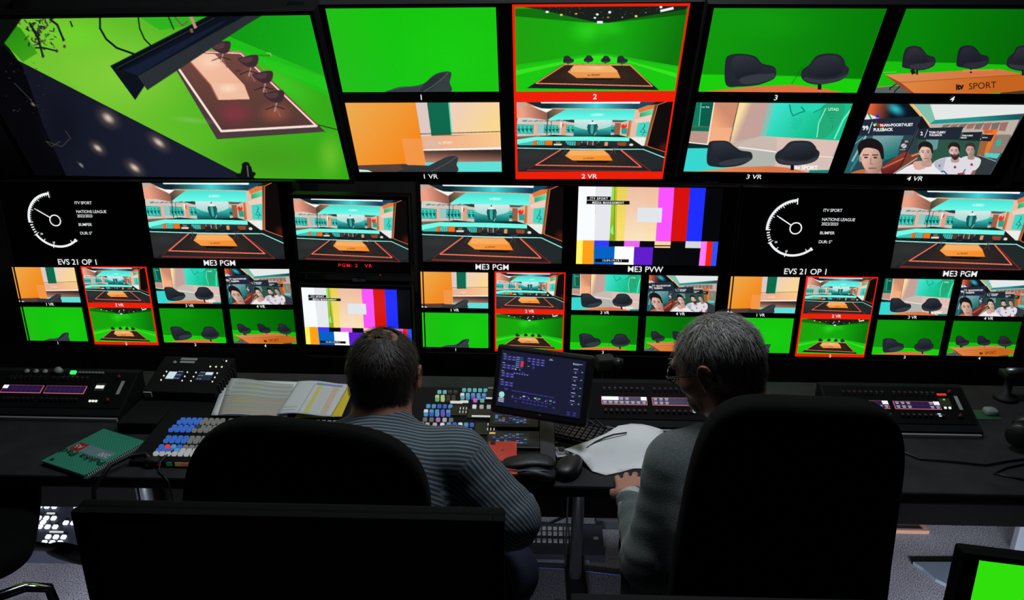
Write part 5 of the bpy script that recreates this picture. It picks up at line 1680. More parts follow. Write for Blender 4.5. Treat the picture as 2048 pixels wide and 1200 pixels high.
# ---- phone, pouch, clear box, marker
r = empty('mobile_phone', (-.058, 1.752, .7785), (math.radians(2.6), 0, math.radians(2)), label='coral red phone lying face down on the front of the console', cat='phone')
MB().box((0, 0, .004), (.076, .150, .008), bev=.0035).build('case', mat('coral_red_glass', (206, 70, 54), .25), r)
MB().box((-.026, .064, .0085), (.014, .014, .002), bev=.0008).build('camera_bump', M_BLK, r)
MB().lathe([(.004, 0), (.004, .0012)], (0, .030, .0078), 14).build('logo', mat('grey_metal_logo', (120, 110, 112), .3, .8), r)

r = empty('soft_pouch', (.0, 1.712, DZ + .005), (0, 0, math.radians(-8)), label='black soft pouch with folded flap at the desk edge beside the phone', cat='pouch')
M_LEA = mat('black_soft_leather', (16, 16, 17), .5, bump=(60, .5))
MB().superell((0, 0, .016), (.082, .030, .016), .7, .5, 40, 18, bend=lambda v: (v.x, v.y, v.z + .004 * math.sin(v.x * 60))).build('body', M_LEA, r)
MB().superell((.008, .012, .036), (.068, .024, .010), .8, .6, 40, 14, R=rotm(8, -2, 5), bend=lambda v: (v.x, v.y + .004 * math.sin(v.x * 40), v.z + .010 * math.cos(v.x * 22) - .006)).build('flap', M_LEA, r)
MB().tube([(-.075, -.022, .026), (-.02, -.026, .031), (.05, -.018, .033), (.075, -.01, .028)], .0016, 6).build('zip', mat('blue_grey_zip', (90, 96, 130), .4, .5), r)

r = empty('plastic_box', (.098, 1.812, DZ + .0005), (0, 0, math.radians(12)), label='small pale translucent box with a round dial between mouse and console', cat='box')
mc = mat('frosted_plastic', (168, 170, 174), .35)
MB().prism([(-.018, -.024), (.018, -.024), (.018, .014), (.010, .026), (-.010, .026), (-.018, .014)], 0, .018, 'z').build('body', mc, r)
MB().box((0, .002, .019), (.026, .032, .003), bev=.001).build('lid', mat('frosted_plastic_lid', (120, 122, 128), .3), r)
MB().lathe([(.007, 0), (.006, .003)], (0, .004, .020), 16).build('dial', M_DSTEEL, r)
MB().box((.0, -.0245, .008), (.018, .001, .006)).build('slot', M_BLK, r)
r = empty('marker_pen', (.084, 1.822, DZ + .0005), label='short white marker standing beside the translucent box', cat='pen')
MB().lathe([(.0045, 0), (.0045, .03)], (0, 0, 0), 14).build('barrel', M_WHT, r)
MB().lathe([(.0048, .030), (.0048, .040), (.003, .042)], (0, 0, 0), 14).build('cap', M_BLK, r)

# jumble of leads under the tablet
b = MB()
for k in range(5):
    b.tube([(.10 + .012 * k, 2.04 + .01 * k, .762 + .002 * k), (.135 + .01 * k, 2.0 - .01 * k, .80 - .008 * k), (.13 + .018 * k, 1.965, .772 + .003 * k), (.17 + .016 * k, 1.955 - .006 * k, .757 + .003 * k)], .0024, 6)
o = b.build('cable_bundle', M_BLK); tag(o, 'tangle of thin black leads between the tablet and keyboard', 'cables', kind='stuff')

# right end of the desk: a card and a pencil pot like gadget
r = empty('blister_packet', (1.37, 2.10, DZ + .0005), label='clear and green blister packet on the desk behind the right headset', cat='packet')
MB().box((0, 0, .001), (.085, .06, .002), bev=.0006).build('card', mat('green_card', (36, 84, 52), .6), r)
MB().superell((.025, .005, .010), (.02, .018, .011), .6, .6, 24, 12).build('blister', mat('clear_blister', (130, 138, 138), .15), r)
r = empty('articulated_gadget', (1.50, 2.21, DZ), label='dark articulated gadget with steel joint at the right end of desk', cat='device')
MB().lathe([(.035, 0), (.034, .012), (.012, .02), (.012, .075)], (0, 0, 0.0005), 20).build('base', M_BLKM, r)
MB().box((0, -.005, .088), (.062, .05, .020), bev=.006).build('head', M_BLK, r)
MB().lathe([(.010, 0), (.010, .055)], (-.028, -.02, .106), 14, rotm(0, 90)).build('joint', M_METAL, r)

# black headset hanging with its loop on the desk edge in front of the notebook
r = empty('headset_lead', (-1.03, 1.672, .765), label='black headset lead looped over the desk edge by the notebook', cat='headset')
MB().tube([(.055, .060, .006), (.035, .078, .010), (0, .066, .012), (-.03, .02, .010), (-.052, -.030, -.03), (-.056, -.038, -.10), (-.03, -.034, -.155), (.02, -.03, -.165), (.07, -.028, -.15), (.10, -.028, -.12)], .0058, 10).build('headband', M_BLK, r)
MB().superell((.060, .058, .002), (.020, .013, .011), .8, .8, 20, 12).build('microphone', M_BLKM, r)
MB().superell((.105, -.028, -.105), (.030, .016, .020), .8, .8, 24, 14).build('ear_pad', M_BLKM, r)
b = MB(); b.tube([(-.92, 1.80, .777), (-.935, 1.745, .7775), (-.945, 1.722, .769), (-.94, 1.700, .7535), (-.92, 1.683, .753), (-.905, 1.6735, .742), (-.90, 1.672, .66), (-.89, 1.668, .56), (-.90, 1.675, .45)], .0022, 8)
o = b.build('thin_lead', M_BLK); tag(o, 'thin black lead running off the keys over the desk edge', 'cable')

# ================================================================ on the carpet under the desk
r = empty('spare_key_panel', (-.06, 2.335, 0), label='long low panel with rows of pale unlit keys on the carpet', cat='key panel', group='spare key panels on the carpet')
MB().prism([(0, .0), (0, .030), (.135, .062), (.145, .060), (.145, 0)], -.36, .355, 'x').build('housing', mat('slate_panel_paint', (46, 50, 62), .5), r)
MB().box((0, -.006, .008), (.60, .01, .016)).build('front_strip', mat('pale_grey_strip', (96, 104, 116), .5), r)
F_, ang, L = slope_place(0, .030, .135, .062)
b = MB()
for i in range(30):
    for s_ in (.82, .66, .42):
        face_box(b, F_, ang, -.335 + .0205 * i, s_, .0145, .0155, .008, bev=.002)
b.build('keys', mat('pale_keys', (186, 188, 190), .5), r)
MB().box(F_(.328, .55, .002), (.018, .012, .002), rotm(ang)).build('name_label', M_LBL, r)

r = empty('spare_key_panel', (-1.66, 2.262, 0), label='low panel with bright white lit keys on the carpet at the left', cat='key panel', group='spare key panels on the carpet')
MB().prism([(0, .0), (0, .052), (.26, .100), (.27, .095), (.27, 0)], -.42, .33, 'x').build('housing', mat('slate_panel_paint'), r)
F_, ang, L = slope_place(0, .052, .26, .100)
for i in range(24):
    if i % 4 == 0: b = MB()
    for s_ in (.14, .24, .42, .50, .58, .80, .90):
        if (i * 7 + int(s_ * 50)) % 5 not in (0, 3):
            face_box(b, F_, ang, -.36 + .0285 * i, s_, .017, .016, .010, bev=.003)
    if i % 4 == 3: b.build('keys', mat('white_lit_keys', (220, 224, 230), .4, emit=(226, 234, 250)), r)
for i in range(1, 5):
    for dx, s_, w in ((0, .34, .05), (.03, .68, .03)):
        b = MB(); face_box(b, F_, ang, -.36 + .1 * i + dx, s_, w, .006, .004); b.build('slot_light', lit('pale_slot_glow', (206, 208, 200)), r)

b = MB(); b.tube([(-.10, 2.300, .006), (.02, 2.292, .006), (.12, 2.288, .006), (.24, 2.275, .006), (.33, 2.262, .006), (.45, 2.262, .006)], .0035, 8)
o = b.build('network_cable', mat('blue_cable_jacket', (40, 66, 130), .4)); tag(o, 'blue network cable along the carpet in front of the key panel', 'cable')
b = MB(); b.tube([(.16, 2.09, .008), (.11, 2.10, .006), (.06, 2.05, .006), (.02, 2.02, .006), (-.06, 2.0, .006)], .004, 8)
o = b.build('floor_cable', M_BLK); tag(o, 'thin black cable on the carpet before the desk foot', 'cable')
b = MB(); b.tube([(.0, 2.60, .006), (.05, 2.56, .006), (.10, 2.555, .006), (.16, 2.60, .006), (.22, 2.64, .006)], .005, 8)
o = b.build('floor_cable', M_BLK); tag(o, 'black cable by the wall behind the key panel', 'cable')
r = empty('floor_box', (.335, 2.56, 0), label='low grey box on the carpet behind the desk column', cat='box')
MB().box((0, 0, .02), (.11, .06, .04), bev=.004).build('body', mat('grey_box_paint', (84, 88, 94), .6), r)
r = empty('floor_vent', (1.435, 2.588, 0), label='beige framed floor grille near the wall, right of the big chair', cat='vent')
for x, y, w, h in ((0, -.040, .26, .014), (0, .040, .26, .014), (.121, 0, .018, .066), (-.121, 0, .018, .066)):
    MB().box((x, y, .008), (w, h, .016), bev=.002).build('frame', mat('beige_frame', (176, 134, 116), .7), r)
b = MB()
for i in range(9): b.box((0, -.028 + .007 * i, .006), (.224, .003, .006))
b.box((0, 0, .002), (.224, .066, .002)); b.build('grille', mat('brown_grille', (80, 72, 70), .7), r)
o = MB().prism([(1.417, 2.358), (1.437, 2.325), (1.455, 2.268), (1.49, 2.232), (1.53, 2.205), (1.66, 2.17), (1.66, 2.365)], .001, .014, 'z').build('stand_foot_plate', mat('blue_grey_plate', (112, 126, 140), .5))
tag(o, 'blue-grey steel foot plate lying on the carpet behind the green screen', 'plate')

# ================================================================ solid figures from smooth distance fields
def seg(P, a, b, ra, rb):
    a = np.array(a, np.float32); b = np.array(b, np.float32)
    ab = b - a
    t = np.clip(((P - a) @ ab) / max(float(ab @ ab), 1e-9), 0, 1)
    return np.linalg.norm(P - a - t[..., None] * ab, axis=-1) - (ra + (rb - ra) * t)


def ell(P, c, r, R=None):
    q = P - np.array(c, np.float32)
    if R is not None:
        q = q @ np.array(R, np.float32)          # columns of R are the ellipsoid's axes
    r = np.array(r, np.float32)
    k0 = np.linalg.norm(q / r, axis=-1)
    k1 = np.linalg.norm(q / (r * r), axis=-1)
    return k0 * (k0 - 1) / np.maximum(k1, 1e-6)


def axis(lo, hi, step, fine=()):
    xs = [lo]
    while xs[-1] < hi:
        s_ = step
        for a, b, f in fine:
            if a <= xs[-1] <= b:
                s_ = f
        xs.append(xs[-1] + s_)
    return np.array(xs, np.float32)


class Field:
    def __init__(s, xs, ys, zs):
        s.x, s.y, s.z = xs, ys, zs
        s.d = np.full((len(xs), len(ys), len(zs)), 1.0, np.float32)

    def _sub(s, lo, hi):
        i = [max(0, np.searchsorted(a, l) - 1) for a, l in zip((s.x, s.y, s.z), lo)]
        j = [min(len(a), np.searchsorted(a, h) + 1) for a, h in zip((s.x, s.y, s.z), hi)]
        if any(b <= a for a, b in zip(i, j)):
            return None, None
        sl = tuple(slice(a, b) for a, b in zip(i, j))
        G = np.stack(np.meshgrid(s.x[sl[0]], s.y[sl[1]], s.z[sl[2]], indexing='ij'), -1)
        return sl, G

    def op(s, fn, lo, hi, k=.01, sub=False):
        sl, G = s._sub(lo, hi)
        if sl is None:
            return s
        d = s.d[sl]
        e = fn(G).astype(np.float32)
        if sub:
            e = -e
            h = np.clip(.5 - .5 * (e - d) / k, 0, 1)
            s.d[sl] = d * h + e * (1 - h) + k * h * (1 - h) * 1.0
            s.d[sl] = np.maximum(s.d[sl], np.maximum(d, e))
        else:
            h = np.clip(.5 + .5 * (d - e) / k, 0, 1)
            s.d[sl] = d * (1 - h) + e * h - k * h * (1 - h)
        return s

    def cap(s, a, b, ra, rb, k=.012, sub=False):
        r = max(ra, rb) + k + .012
        return s.op(lambda P: seg(P, a, b, ra, rb), [min(p, q) - r for p, q in zip(a, b)], [max(p, q) + r for p, q in zip(a, b)], k, sub)

    def ell(s, c, r, R=None, k=.012, sub=False):
        m_ = max(r) + k + .012
        return s.op(lambda P: ell(P, c, r, R), [v - m_ for v in c], [v + m_ for v in c], k, sub)

    def clip(s, p, n):
        """drop everything on the +n side of the plane"""
        n = np.array(n, np.float32); n /= np.linalg.norm(n)
        G = np.stack(np.meshgrid(s.x, s.y, s.z, indexing='ij'), -1)
        s.d = np.maximum(s.d, ((G - np.array(p, np.float32)) @ n).astype(np.float32))
        return s

    def mesh(s, name, wob=None):
        """surface nets"""
        d = s.d
        d[0], d[-1], d[:, 0], d[:, -1], d[:, :, 0], d[:, :, -1] = 1, 1, 1, 1, 1, 1
        ins = d < 0
        nx, ny, nz = d.shape
        acc = np.zeros((nx - 1, ny - 1, nz - 1, 3), np.float32); cnt = np.zeros((nx - 1, ny - 1, nz - 1), np.float32)
        C = (s.x, s.y, s.z)
        edges = []
        for ax in range(3):
            A = [slice(None)] * 3; B = [slice(None)] * 3
            A[ax] = slice(0, -1); B[ax] = slice(1, None)
            da, db = d[tuple(A)], d[tuple(B)]
            ch = (da < 0) != (db < 0)
            idx = np.argwhere(ch)
            va, vb = da[ch], db[ch]
            t = va / (va - vb)
            P = np.stack([C[k][idx[:, k]] for k in range(3)], 1)
            P[:, ax] += t * (C[ax][idx[:, ax] + 1] - C[ax][idx[:, ax]])
            o = [k for k in range(3) if k != ax]
            for a in (0, -1):
                for b in (0, -1):
                    ii = idx.copy(); ii[:, o[0]] += a; ii[:, o[1]] += b
                    ok = (ii >= 0).all(1) & (ii < np.array([nx - 1, ny - 1, nz - 1])).all(1)
                    np.add.at(acc, tuple(ii[ok].T), P[ok]); np.add.at(cnt, tuple(ii[ok].T), 1)
            edges.append((ax, idx, va < 0, o))
        act = cnt > 0
        vid = np.full(act.shape, -1, np.int64)
        vid[act] = np.arange(act.sum())
        V = acc[act] / cnt[act][:, None]
        F = []
        for ax, idx, neg, o in edges:
            ok = (idx[:, o[0]] > 0) & (idx[:, o[1]] > 0) & (idx[:, o[0]] < (nx, ny, nz)[o[0]] - 1) & (idx[:, o[1]] < (nx, ny, nz)[o[1]] - 1)
            idx, neg = idx[ok], neg[ok]
            q = []
            for a, b in ((-1, -1), (0, -1), (0, 0), (-1, 0)):
                ii = idx.copy(); ii[:, o[0]] += a; ii[:, o[1]] += b
                q.append(vid[tuple(ii.T)])
            q = np.stack(q, 1)
            flip = neg if ax != 1 else ~neg
            q[~flip] = q[~flip][:, ::-1]
            F.append(q)
        F = np.vstack(F)
        # a little relaxation
        for _ in range(2):
            S = np.zeros_like(V); n_ = np.zeros(len(V), np.float32)
            for k in range(4):
                a, b = F[:, k], F[:, (k + 1) % 4]
                np.add.at(S, a, V[b]); np.add.at(n_, a, 1)
                np.add.at(S, b, V[a]); np.add.at(n_, b, 1)
            V = V * .55 + .45 * S / np.maximum(n_, 1)[:, None]
        if wob is not None:
            V = wob(V)
        me = bpy.data.meshes.new(name)
        me.vertices.add(len(V)); me.vertices.foreach_set('co', V.astype(np.float32).ravel())
        me.loops.add(F.size); me.loops.foreach_set('vertex_index', F.ravel().astype(np.int32))
        me.polygons.add(len(F)); me.polygons.foreach_set('loop_start', (np.arange(len(F)) * 4).astype(np.int32)); me.polygons.foreach_set('loop_total', np.full(len(F), 4, np.int32))
        me.polygons.foreach_set('use_smooth', np.ones(len(F), bool))
        me.update(calc_edges=True)
        return me, V


def head_frame(yaw, pitch, roll=0):
    """columns: head right, head forward (face), head up. yaw: degrees the face turns left from +y; pitch: down"""
    return np.array(Euler((math.radians(-pitch), math.radians(roll), math.radians(yaw)), 'XYZ').to_matrix(), dtype=np.float64)


def add_head(f, c, R, s=1.0, beard=0.0):
    """skull, jaw, nose, brows, lips, eyes and ears; c = centre of the head between the ears"""
    W = lambda x, y, z: tuple(np.array(c) + R @ (np.array([x, y, z]) * s))
    E = lambda p, r, k=.012, sub=False: f.ell(W(*p), [v * s for v in r], R, k, sub)
    K = lambda a, b, ra, rb, k=.008, sub=False: f.cap(W(*a), W(*b), ra * s, rb * s, k, sub)
    E((0, -.018, .028), (.077, .096, .086))
    E((0, .022, .012), (.068, .074, .080))
    E((0, .030, -.045), (.056, .060, .062), .025)
    E((0, .058, -.086), (.026, .026, .022), .02)
    K((-.052, .0, -.055), (-.022, .06, -.088), .018, .014, .02); K((.052, .0, -.055), (.022, .06, -.088), .018, .014, .02)
    K((-.035, .086, .026), (.035, .086, .026), .012, .012, .014)          # brow
    E((-.034, .091, .006), (.019, .014, .012), None and 0 or .008, True); E((.034, .091, .006), (.019, .014, .012), .008, True)
    E((-.033, .080, .006), (.0125, .0125, .0125), .004); E((.033, .080, .006), (.0125, .0125, .0125), .004)
    E((-.043, .064, -.026), (.022, .022, .020), .02); E((.043, .064, -.026), (.022, .022, .020), .02)   # cheeks
    K((0, .092, .016), (0, .114, -.026), .008, .0115, .008)                # nose
    E((-.012, .104, -.031), (.008, .009, .007), .006); E((.012, .104, -.031), (.008, .009, .007), .006)
    E((0, .088, -.050), (.022, .012, .010), .010)
    K((-.018, .093, -.054), (.018, .093, -.054), .0050, .0050, .004); K((-.016, .091, -.064), (.016, .091, -.064), .0056, .0056, .004)
    for sg in (-1, 1):                                                     # ears
        E((sg * .079, -.008, -.002), (.009, .018, .030), .006)
        for k in range(9):
            a0, a1 = [math.radians(-60 + 26 * (k + q)) for q in (0, 1)]
            K((sg * .088, -.010 - .0165 * math.cos(a0) * -1, .000 + .029 * math.sin(a0)), (sg * .088, -.010 + .0165 * math.cos(a1), .000 + .029 * math.sin(a1)), .0042, .0042, .004)
        E((sg * .090, -.006, .002), (.006, .008, .014), .004, True)
        E((sg * .083, .002, -.029), (.006, .008, .009), .006)
    if beard:
        E((0, .052, -.078), (.044, .044, .032), .02)
    return W


def add_hand(f, wrist, R, s=1.0, mirror=1, curl=(.5, .5, .55, .6)):
    """palm and five fingers. R columns: across (thumb side), along the hand, out of its back"""
    W = lambda x, y, z: tuple(np.array(wrist) + R @ (np.array([x * mirror, y, z]) * s))
    K = lambda a, b, ra, rb, k=.005: f.cap(W(*a), W(*b), ra * s, rb * s, k)
    for i in range(4):
        x = .030 - .020 * i
        K((x * .55, .010, 0), (x, .078 - .005 * abs(i - 1), .003), .0135, .0105, .012)
    for i, L in enumerate((.070, .078, .073, .058)):
        x = .031 - .0205 * i
        p = np.array([x, .084 - .005 * abs(i - 1), .003]); a = -.15 - .1 * (i == 3)
        fan = (.06, .0, -.05, -.12)[i]
        for k, fr_ in enumerate((.46, .30, .24)):
            q = p + np.array([fan * L * fr_, math.cos(a), math.sin(a)]) * np.array([1, L * fr_, L * fr_])
            K(p, q, .0094 - .0007 * k - .0008 * (i == 3), .0087 - .0008 * k - .0008 * (i == 3), .003)
            p = q; a -= curl[i] * (1.1, .8, .6)[k]
    K((.022, .018, -.004), (.044, .045, -.012), .0145, .0115, .010); K((.044, .045, -.012), (.050, .074, -.020), .0105, .0090, .003); K((.050, .074, -.020), (.046, .094, -.026), .0090, .0075, .003)


def hair_strands(V, N, sel, flow, length, width, count, colors, seed, lift=.25):
    """thin tapered ribbons lying along flow(p) on the chosen points"""
    r = np.random.default_rng(seed)
    idx = np.where(sel)[0]
    pick = r.choice(idx, count)
    vs, fs, cs = [], [], []
    for i in pick:
        p = V[i] + r.normal(0, .0018, 3); n = N[i]
        t = flow(p) + r.normal(0, .22, 3)
        t = t - n * (t @ n); t /= max(np.linalg.norm(t), 1e-6)
        side = np.cross(n, t) * width * .5
        L = length * r.uniform(.6, 1.3)
        col = colors[r.integers(len(colors))] * r.uniform(.75, 1.2)
        b = len(vs)
        bend = r.normal(0, .18)
        for k in range(4):
            u = k / 3
            q = p + t * L * u + n * (.0012 + L * lift * u * (1 - .55 * u)) + side * 2 * bend * u * u * L / width * .2
            w = side * (1 - .75 * u)
            vs += [q - w, q + w]; cs += [col, col]
        for k in range(3):
            fs.append((b + 2 * k, b + 2 * k + 1, b + 2 * k + 3, b + 2 * k + 2))
    return np.array(vs), fs, np.array(cs)


def normals(me):
    n = np.zeros(len(me.vertices) * 3, np.float32)
    me.vertex_normals.foreach_get('vector', n)
    return n.reshape(-1, 3)


def noise3(P, f_, seed=0):
    """cheap smooth noise from summed sines"""
    r = np.random.default_rng(seed); o = np.zeros(len(P))
    for k in range(7):
        d_ = r.normal(size=3); d_ /= np.linalg.norm(d_)
        o += np.sin(P @ d_ * f_ * (1 + .35 * k) + r.uniform(0, 6.28)) / (1 + .5 * k)
    return o / 3


def hair_part(person, c, R, s, keep, cap_off, flow_, length, width, count, cols, base, seed, lift=.25, name='hair'):
    """hair: a close cap over the scalp region plus strands. keep(local) -> bool, local head coordinates of the points"""
    c = np.array(c)
    st = .0035
    f = Field(*(axis(c[k] - .15, c[k] + .15, st) for k in range(3)))
    W = lambda x, y, z: tuple(c + R @ (np.array([x, y, z]) * s))
    f.ell(W(0, -.018, .028), [(.077 + cap_off) * s, (.096 + cap_off) * s, (.086 + cap_off) * s], R)
    f.ell(W(0, .022, .012), [(.068 + cap_off) * s, (.074 + cap_off) * s, (.080 + cap_off) * s], R)
    f.ell(W(0, -.045, -.035), [(.060 + cap_off) * s, (.050 + cap_off) * s, (.055 + cap_off) * s], R, .03)
    me, V = f.mesh(name)
    N = normals(me)
    loc = ((V - c) @ R) / s
    k_ = keep(loc)
    F = np.zeros(len(me.polygons) * 4, np.int32); me.polygons.foreach_get('vertices', F); F = F.reshape(-1, 4)
    ok = k_[F].all(1)
    used = np.unique(F[ok]); mp_ = -np.ones(len(V), int); mp_[used] = np.arange(len(used))
    sv, sf, sc = hair_strands(V, N, k_, lambda p: R @ flow_(((p - c) @ R) / s), length, width, count, [lin(q) for q in cols], seed, lift)
    nv = len(used)
    m2 = bpy.data.meshes.new(name)
    bpy.data.meshes.remove(me)
    m2.from_pydata([tuple(v) for v in V[used]] + [tuple(v) for v in sv], [], [tuple(mp_[q] for q in f_) for f_ in F[ok]] + [tuple(i + nv for i in f_) for f_ in sf])
    m2.polygons.foreach_set('use_smooth', [True] * len(m2.polygons))
    bc = np.tile(lin(base), (nv, 1)) * (1 + .35 * noise3(V[used], 380, 3))[:, None]
    set_col(m2, np.vstack([bc, sc]))
    m2.materials.append(attr_mat('hair_strands', False, .55))
    return mesh_obj(name, m2, person)


def garment(me, name, m, person, cols=None):
    if cols is not None:
        set_col(me, cols)
    me.materials.append(m)
    return mesh_obj(name, me, person)


# ---------------------------------------------------------------- materials of the two men
M_SKIN = mat('skin', (178, 124, 104), .5, noise=(40, .08))
M_SKIN2 = mat('ruddy_skin', (150, 98, 80), .5, noise=(40, .08))
M_JEANS = mat('navy_denim', (24, 28, 54), .85, noise=(300, .2), bump=(400, .3))
M_TROUS = mat('black_trousers', (16, 16, 18), .85)
M_SHOE = mat('black_shoe_leather', (14, 13, 13), .4)
M_SWEAT = mat('grey_marl_sweatshirt', (84, 92, 92), .92, noise=(220, .22), bump=(300, .4), sheen=.2)


def seated(name, label, hc, hR, hs, neck, shL, shR, chest, pelvis, elL, elR, wrL, wrR, hipL, hipR, knL, knR, anL, anR, skin, handR, build=1.0, beard=0.0, fine=None):
    """one continuous body: head, neck, trunk, arms, hands, legs"""
    P = empty(name, (pelvis[0], pelvis[1], 0), label=label, cat='person')
    pts = np.array([hc, shL, shR, pelvis, elL, elR, wrL, wrR, knL, knR, anL, anR])
    lo = pts.min(0) - .17; hi = pts.max(0) + .17; lo[2] = .0
    hx = [(hc[k] - .125, hc[k] + .125, .0034) for k in range(3)]
    f = Field(axis(lo[0], hi[0], .0085, [hx[0]] + fine[0]), axis(lo[1], hi[1], .0085, [hx[1]] + fine[1]), axis(lo[2], hi[2], .0085, [hx[2]] + fine[2]))
    add_head(f, hc, hR, hs, beard)
    nb = np.array(hc) + hR @ np.array([0, -.035, -.055]) * hs
    f.cap(tuple(nb), neck, .056 * hs, .060, .03)
    b = build
    f.cap(neck, chest, .07, .12 * b, .05); f.cap(shL, shR, .055, .055, .06)
    f.ell(chest, [.150 * b, .105 * b, .17], None, .05)
    f.cap(chest, pelvis, .125 * b, .135 * b, .05)
    f.cap(hipL, hipR, .10 * b, .10 * b, .05)
    for s_, e, w in ((shL, elL, wrL), (shR, elR, wrR)):
        f.cap(s_, e, .052, .042, .03); f.cap(e, w, .040, .027, .015)
    for h, k, a in ((hipL, knL, anL), (hipR, knR, anR)):
        f.cap(h, k, .078, .055, .03); f.cap(k, a, .052, .034, .02)
        f.cap(a, (a[0], a[1] + .13, .03), .034, .026, .02)
    for w, RH, mir in handR:
        add_hand(f, w, RH, 1.0, mir)
    me, V = f.mesh('body')
    me.materials.append(skin)
    mesh_obj('body', me, P)
    for o in P.children:
        o.matrix_parent_inverse = P.matrix_world.inverted()
    P['_v'] = 1
    del P['_v']
    return P


def adopt(P):
    bpy.context.view_layer.update()
    inv = P.matrix_world.inverted()
    for o in P.children:
        o.matrix_parent_inverse = inv


def shoe(P, a):
    b = MB()
    b.superell((a[0], a[1] + .055, .042), (.048, .135, .042), .7, .7, 28, 14, bend=lambda v: (v.x, v.y, v.z * (1 - .45 * max(0, v.y) / .135)))
    b.cap = None
    o = b.build('shoe', M_SHOE, P)
    return o


def hand_frame(along, back):
    a = np.array(along, float); a /= np.linalg.norm(a)
    n = np.array(back, float); n -= a * (n @ a); n /= np.linalg.norm(n)
    x = np.cross(a, n)
    return np.array([x, a, n]).T


# ================================================================ older man in the grey sweatshirt
hc = (.404, 1.505, 1.172); hR = head_frame(56, 24, -4)
shL, shR = (.322, 1.435, .960), (.625, 1.405, .985)
neck = (.463, 1.430, 1.045); chest = (.455, 1.395, .86); pelv = (.455, 1.385, .56)
elL, wrL = (.272, 1.385, .755), (.256, 1.590, .783)
elR, wrR = (.660, 1.375, .765), (.500, 1.600, .783)
hipL, hipR = (.375, 1.37, .545), (.545, 1.37, .545)
knL, knR = (.330, 1.72, .54), (.600, 1.72, .54)
anL, anR = (.34, 1.80, .09), (.59, 1.80, .09)
HL = hand_frame((.10, .95, -.10), (-.25, .05, 1)); HR = hand_frame((-.3, .9, -.1), (.1, .05, 1))
P1 = seated('person', 'person with short grey hair, glasses and grey sweatshirt, looking down to the left', hc, hR, .90, neck, shL, shR, chest, pelv, elL, elR, wrL, wrR, hipL, hipR, knL, knR, anL, anR,
            M_SKIN, ((wrL, HL, -1), (wrR, HR, 1)), 1.0, 1.0, ([(.19, .57, .0045)], [(1.57, 1.72, .0045)], [(.765, .83, .0045)]))
c_ = np.array(hc)
def keep_grey(L):
    x, y, z = L.T
    top = z > .055
    front = y > .060 - .2 * np.clip(z - .03, 0, 1)
    side = (z > -.005 + np.clip(y - .01, 0, 1) * 1.1) & (y < .062)
    back = (y < -.035) & (z > -.072)
    ear = (np.abs(x) > .06) & (np.hypot(y + .008, z + .004) < .030)
    thin = ((x - .004) / .036) ** 2 + ((y - .022) / .042) ** 2 < 1
    n_ = noise3(L, 230, 5)
    return ((side | back | (top & (y < .075 + .004 * n_))) & ~ear & ~(thin & (z > .05) & (n_ > .05)))
hair_part(P1, hc, hR, .90, keep_grey, .003, lambda L: np.array([.9 * L[0] * 8, .25 - (L[1] < -.02) * .6, -.75 if L[1] < .02 else -.1 ]), .021, .0011, 9000,
          [(150, 148, 142), (110, 108, 102), (182, 180, 174), (74, 70, 66), (130, 126, 120)], (78, 74, 68), 4, .22)
# beard and eyebrows, short grey strands
def keep_beard(L):
    x, y, z = L.T
    return (y > .035) & (z < -.045) & (z > -.11)
g = Field(*(axis(hc[k] - .14, hc[k] + .14, .004) for k in range(3)))
Wb = lambda x, y, z: tuple(c_ + hR @ (np.array([x, y, z]) * .90))
g.ell(Wb(0, .052, -.080), [.045, .046, .034], hR); g.ell(Wb(0, .094, -.046), [.026, .010, .007], hR, .006)
for sg in (-1, 1):
    g.cap(Wb(sg * .058, .008, -.03), Wb(sg * .030, .066, -.085), .009, .010, .01); g.cap(Wb(sg * .018, .100, .033), Wb(sg * .048, .086, .034), .0035, .003, .004)
me, V = g.mesh('beard'); N = normals(me)
sv, sf, sc = hair_strands(V, N, np.ones(len(V), bool), lambda p: hR @ np.array([0, .2, -1.0]), .009, .0009, 3000, [lin(q) for q in ((150, 148, 144), (96, 90, 84), (180, 178, 172))], 8, .35)
nv = len(V); F = np.zeros(len(me.polygons) * 4, np.int32); me.polygons.foreach_get('vertices', F); F = F.reshape(-1, 4)
m2 = bpy.data.meshes.new('beard'); m2.from_pydata([tuple(v) for v in V] + [tuple(v) for v in sv], [], [tuple(q) for q in F] + [tuple(i + nv for i in f_) for f_ in sf]); bpy.data.meshes.remove(me)
set_col(m2, np.vstack([np.tile(lin((96, 84, 76)), (nv, 1)), sc])); m2.materials.append(attr_mat('hair_strands', False, .55)); mesh_obj('beard', m2, P1)

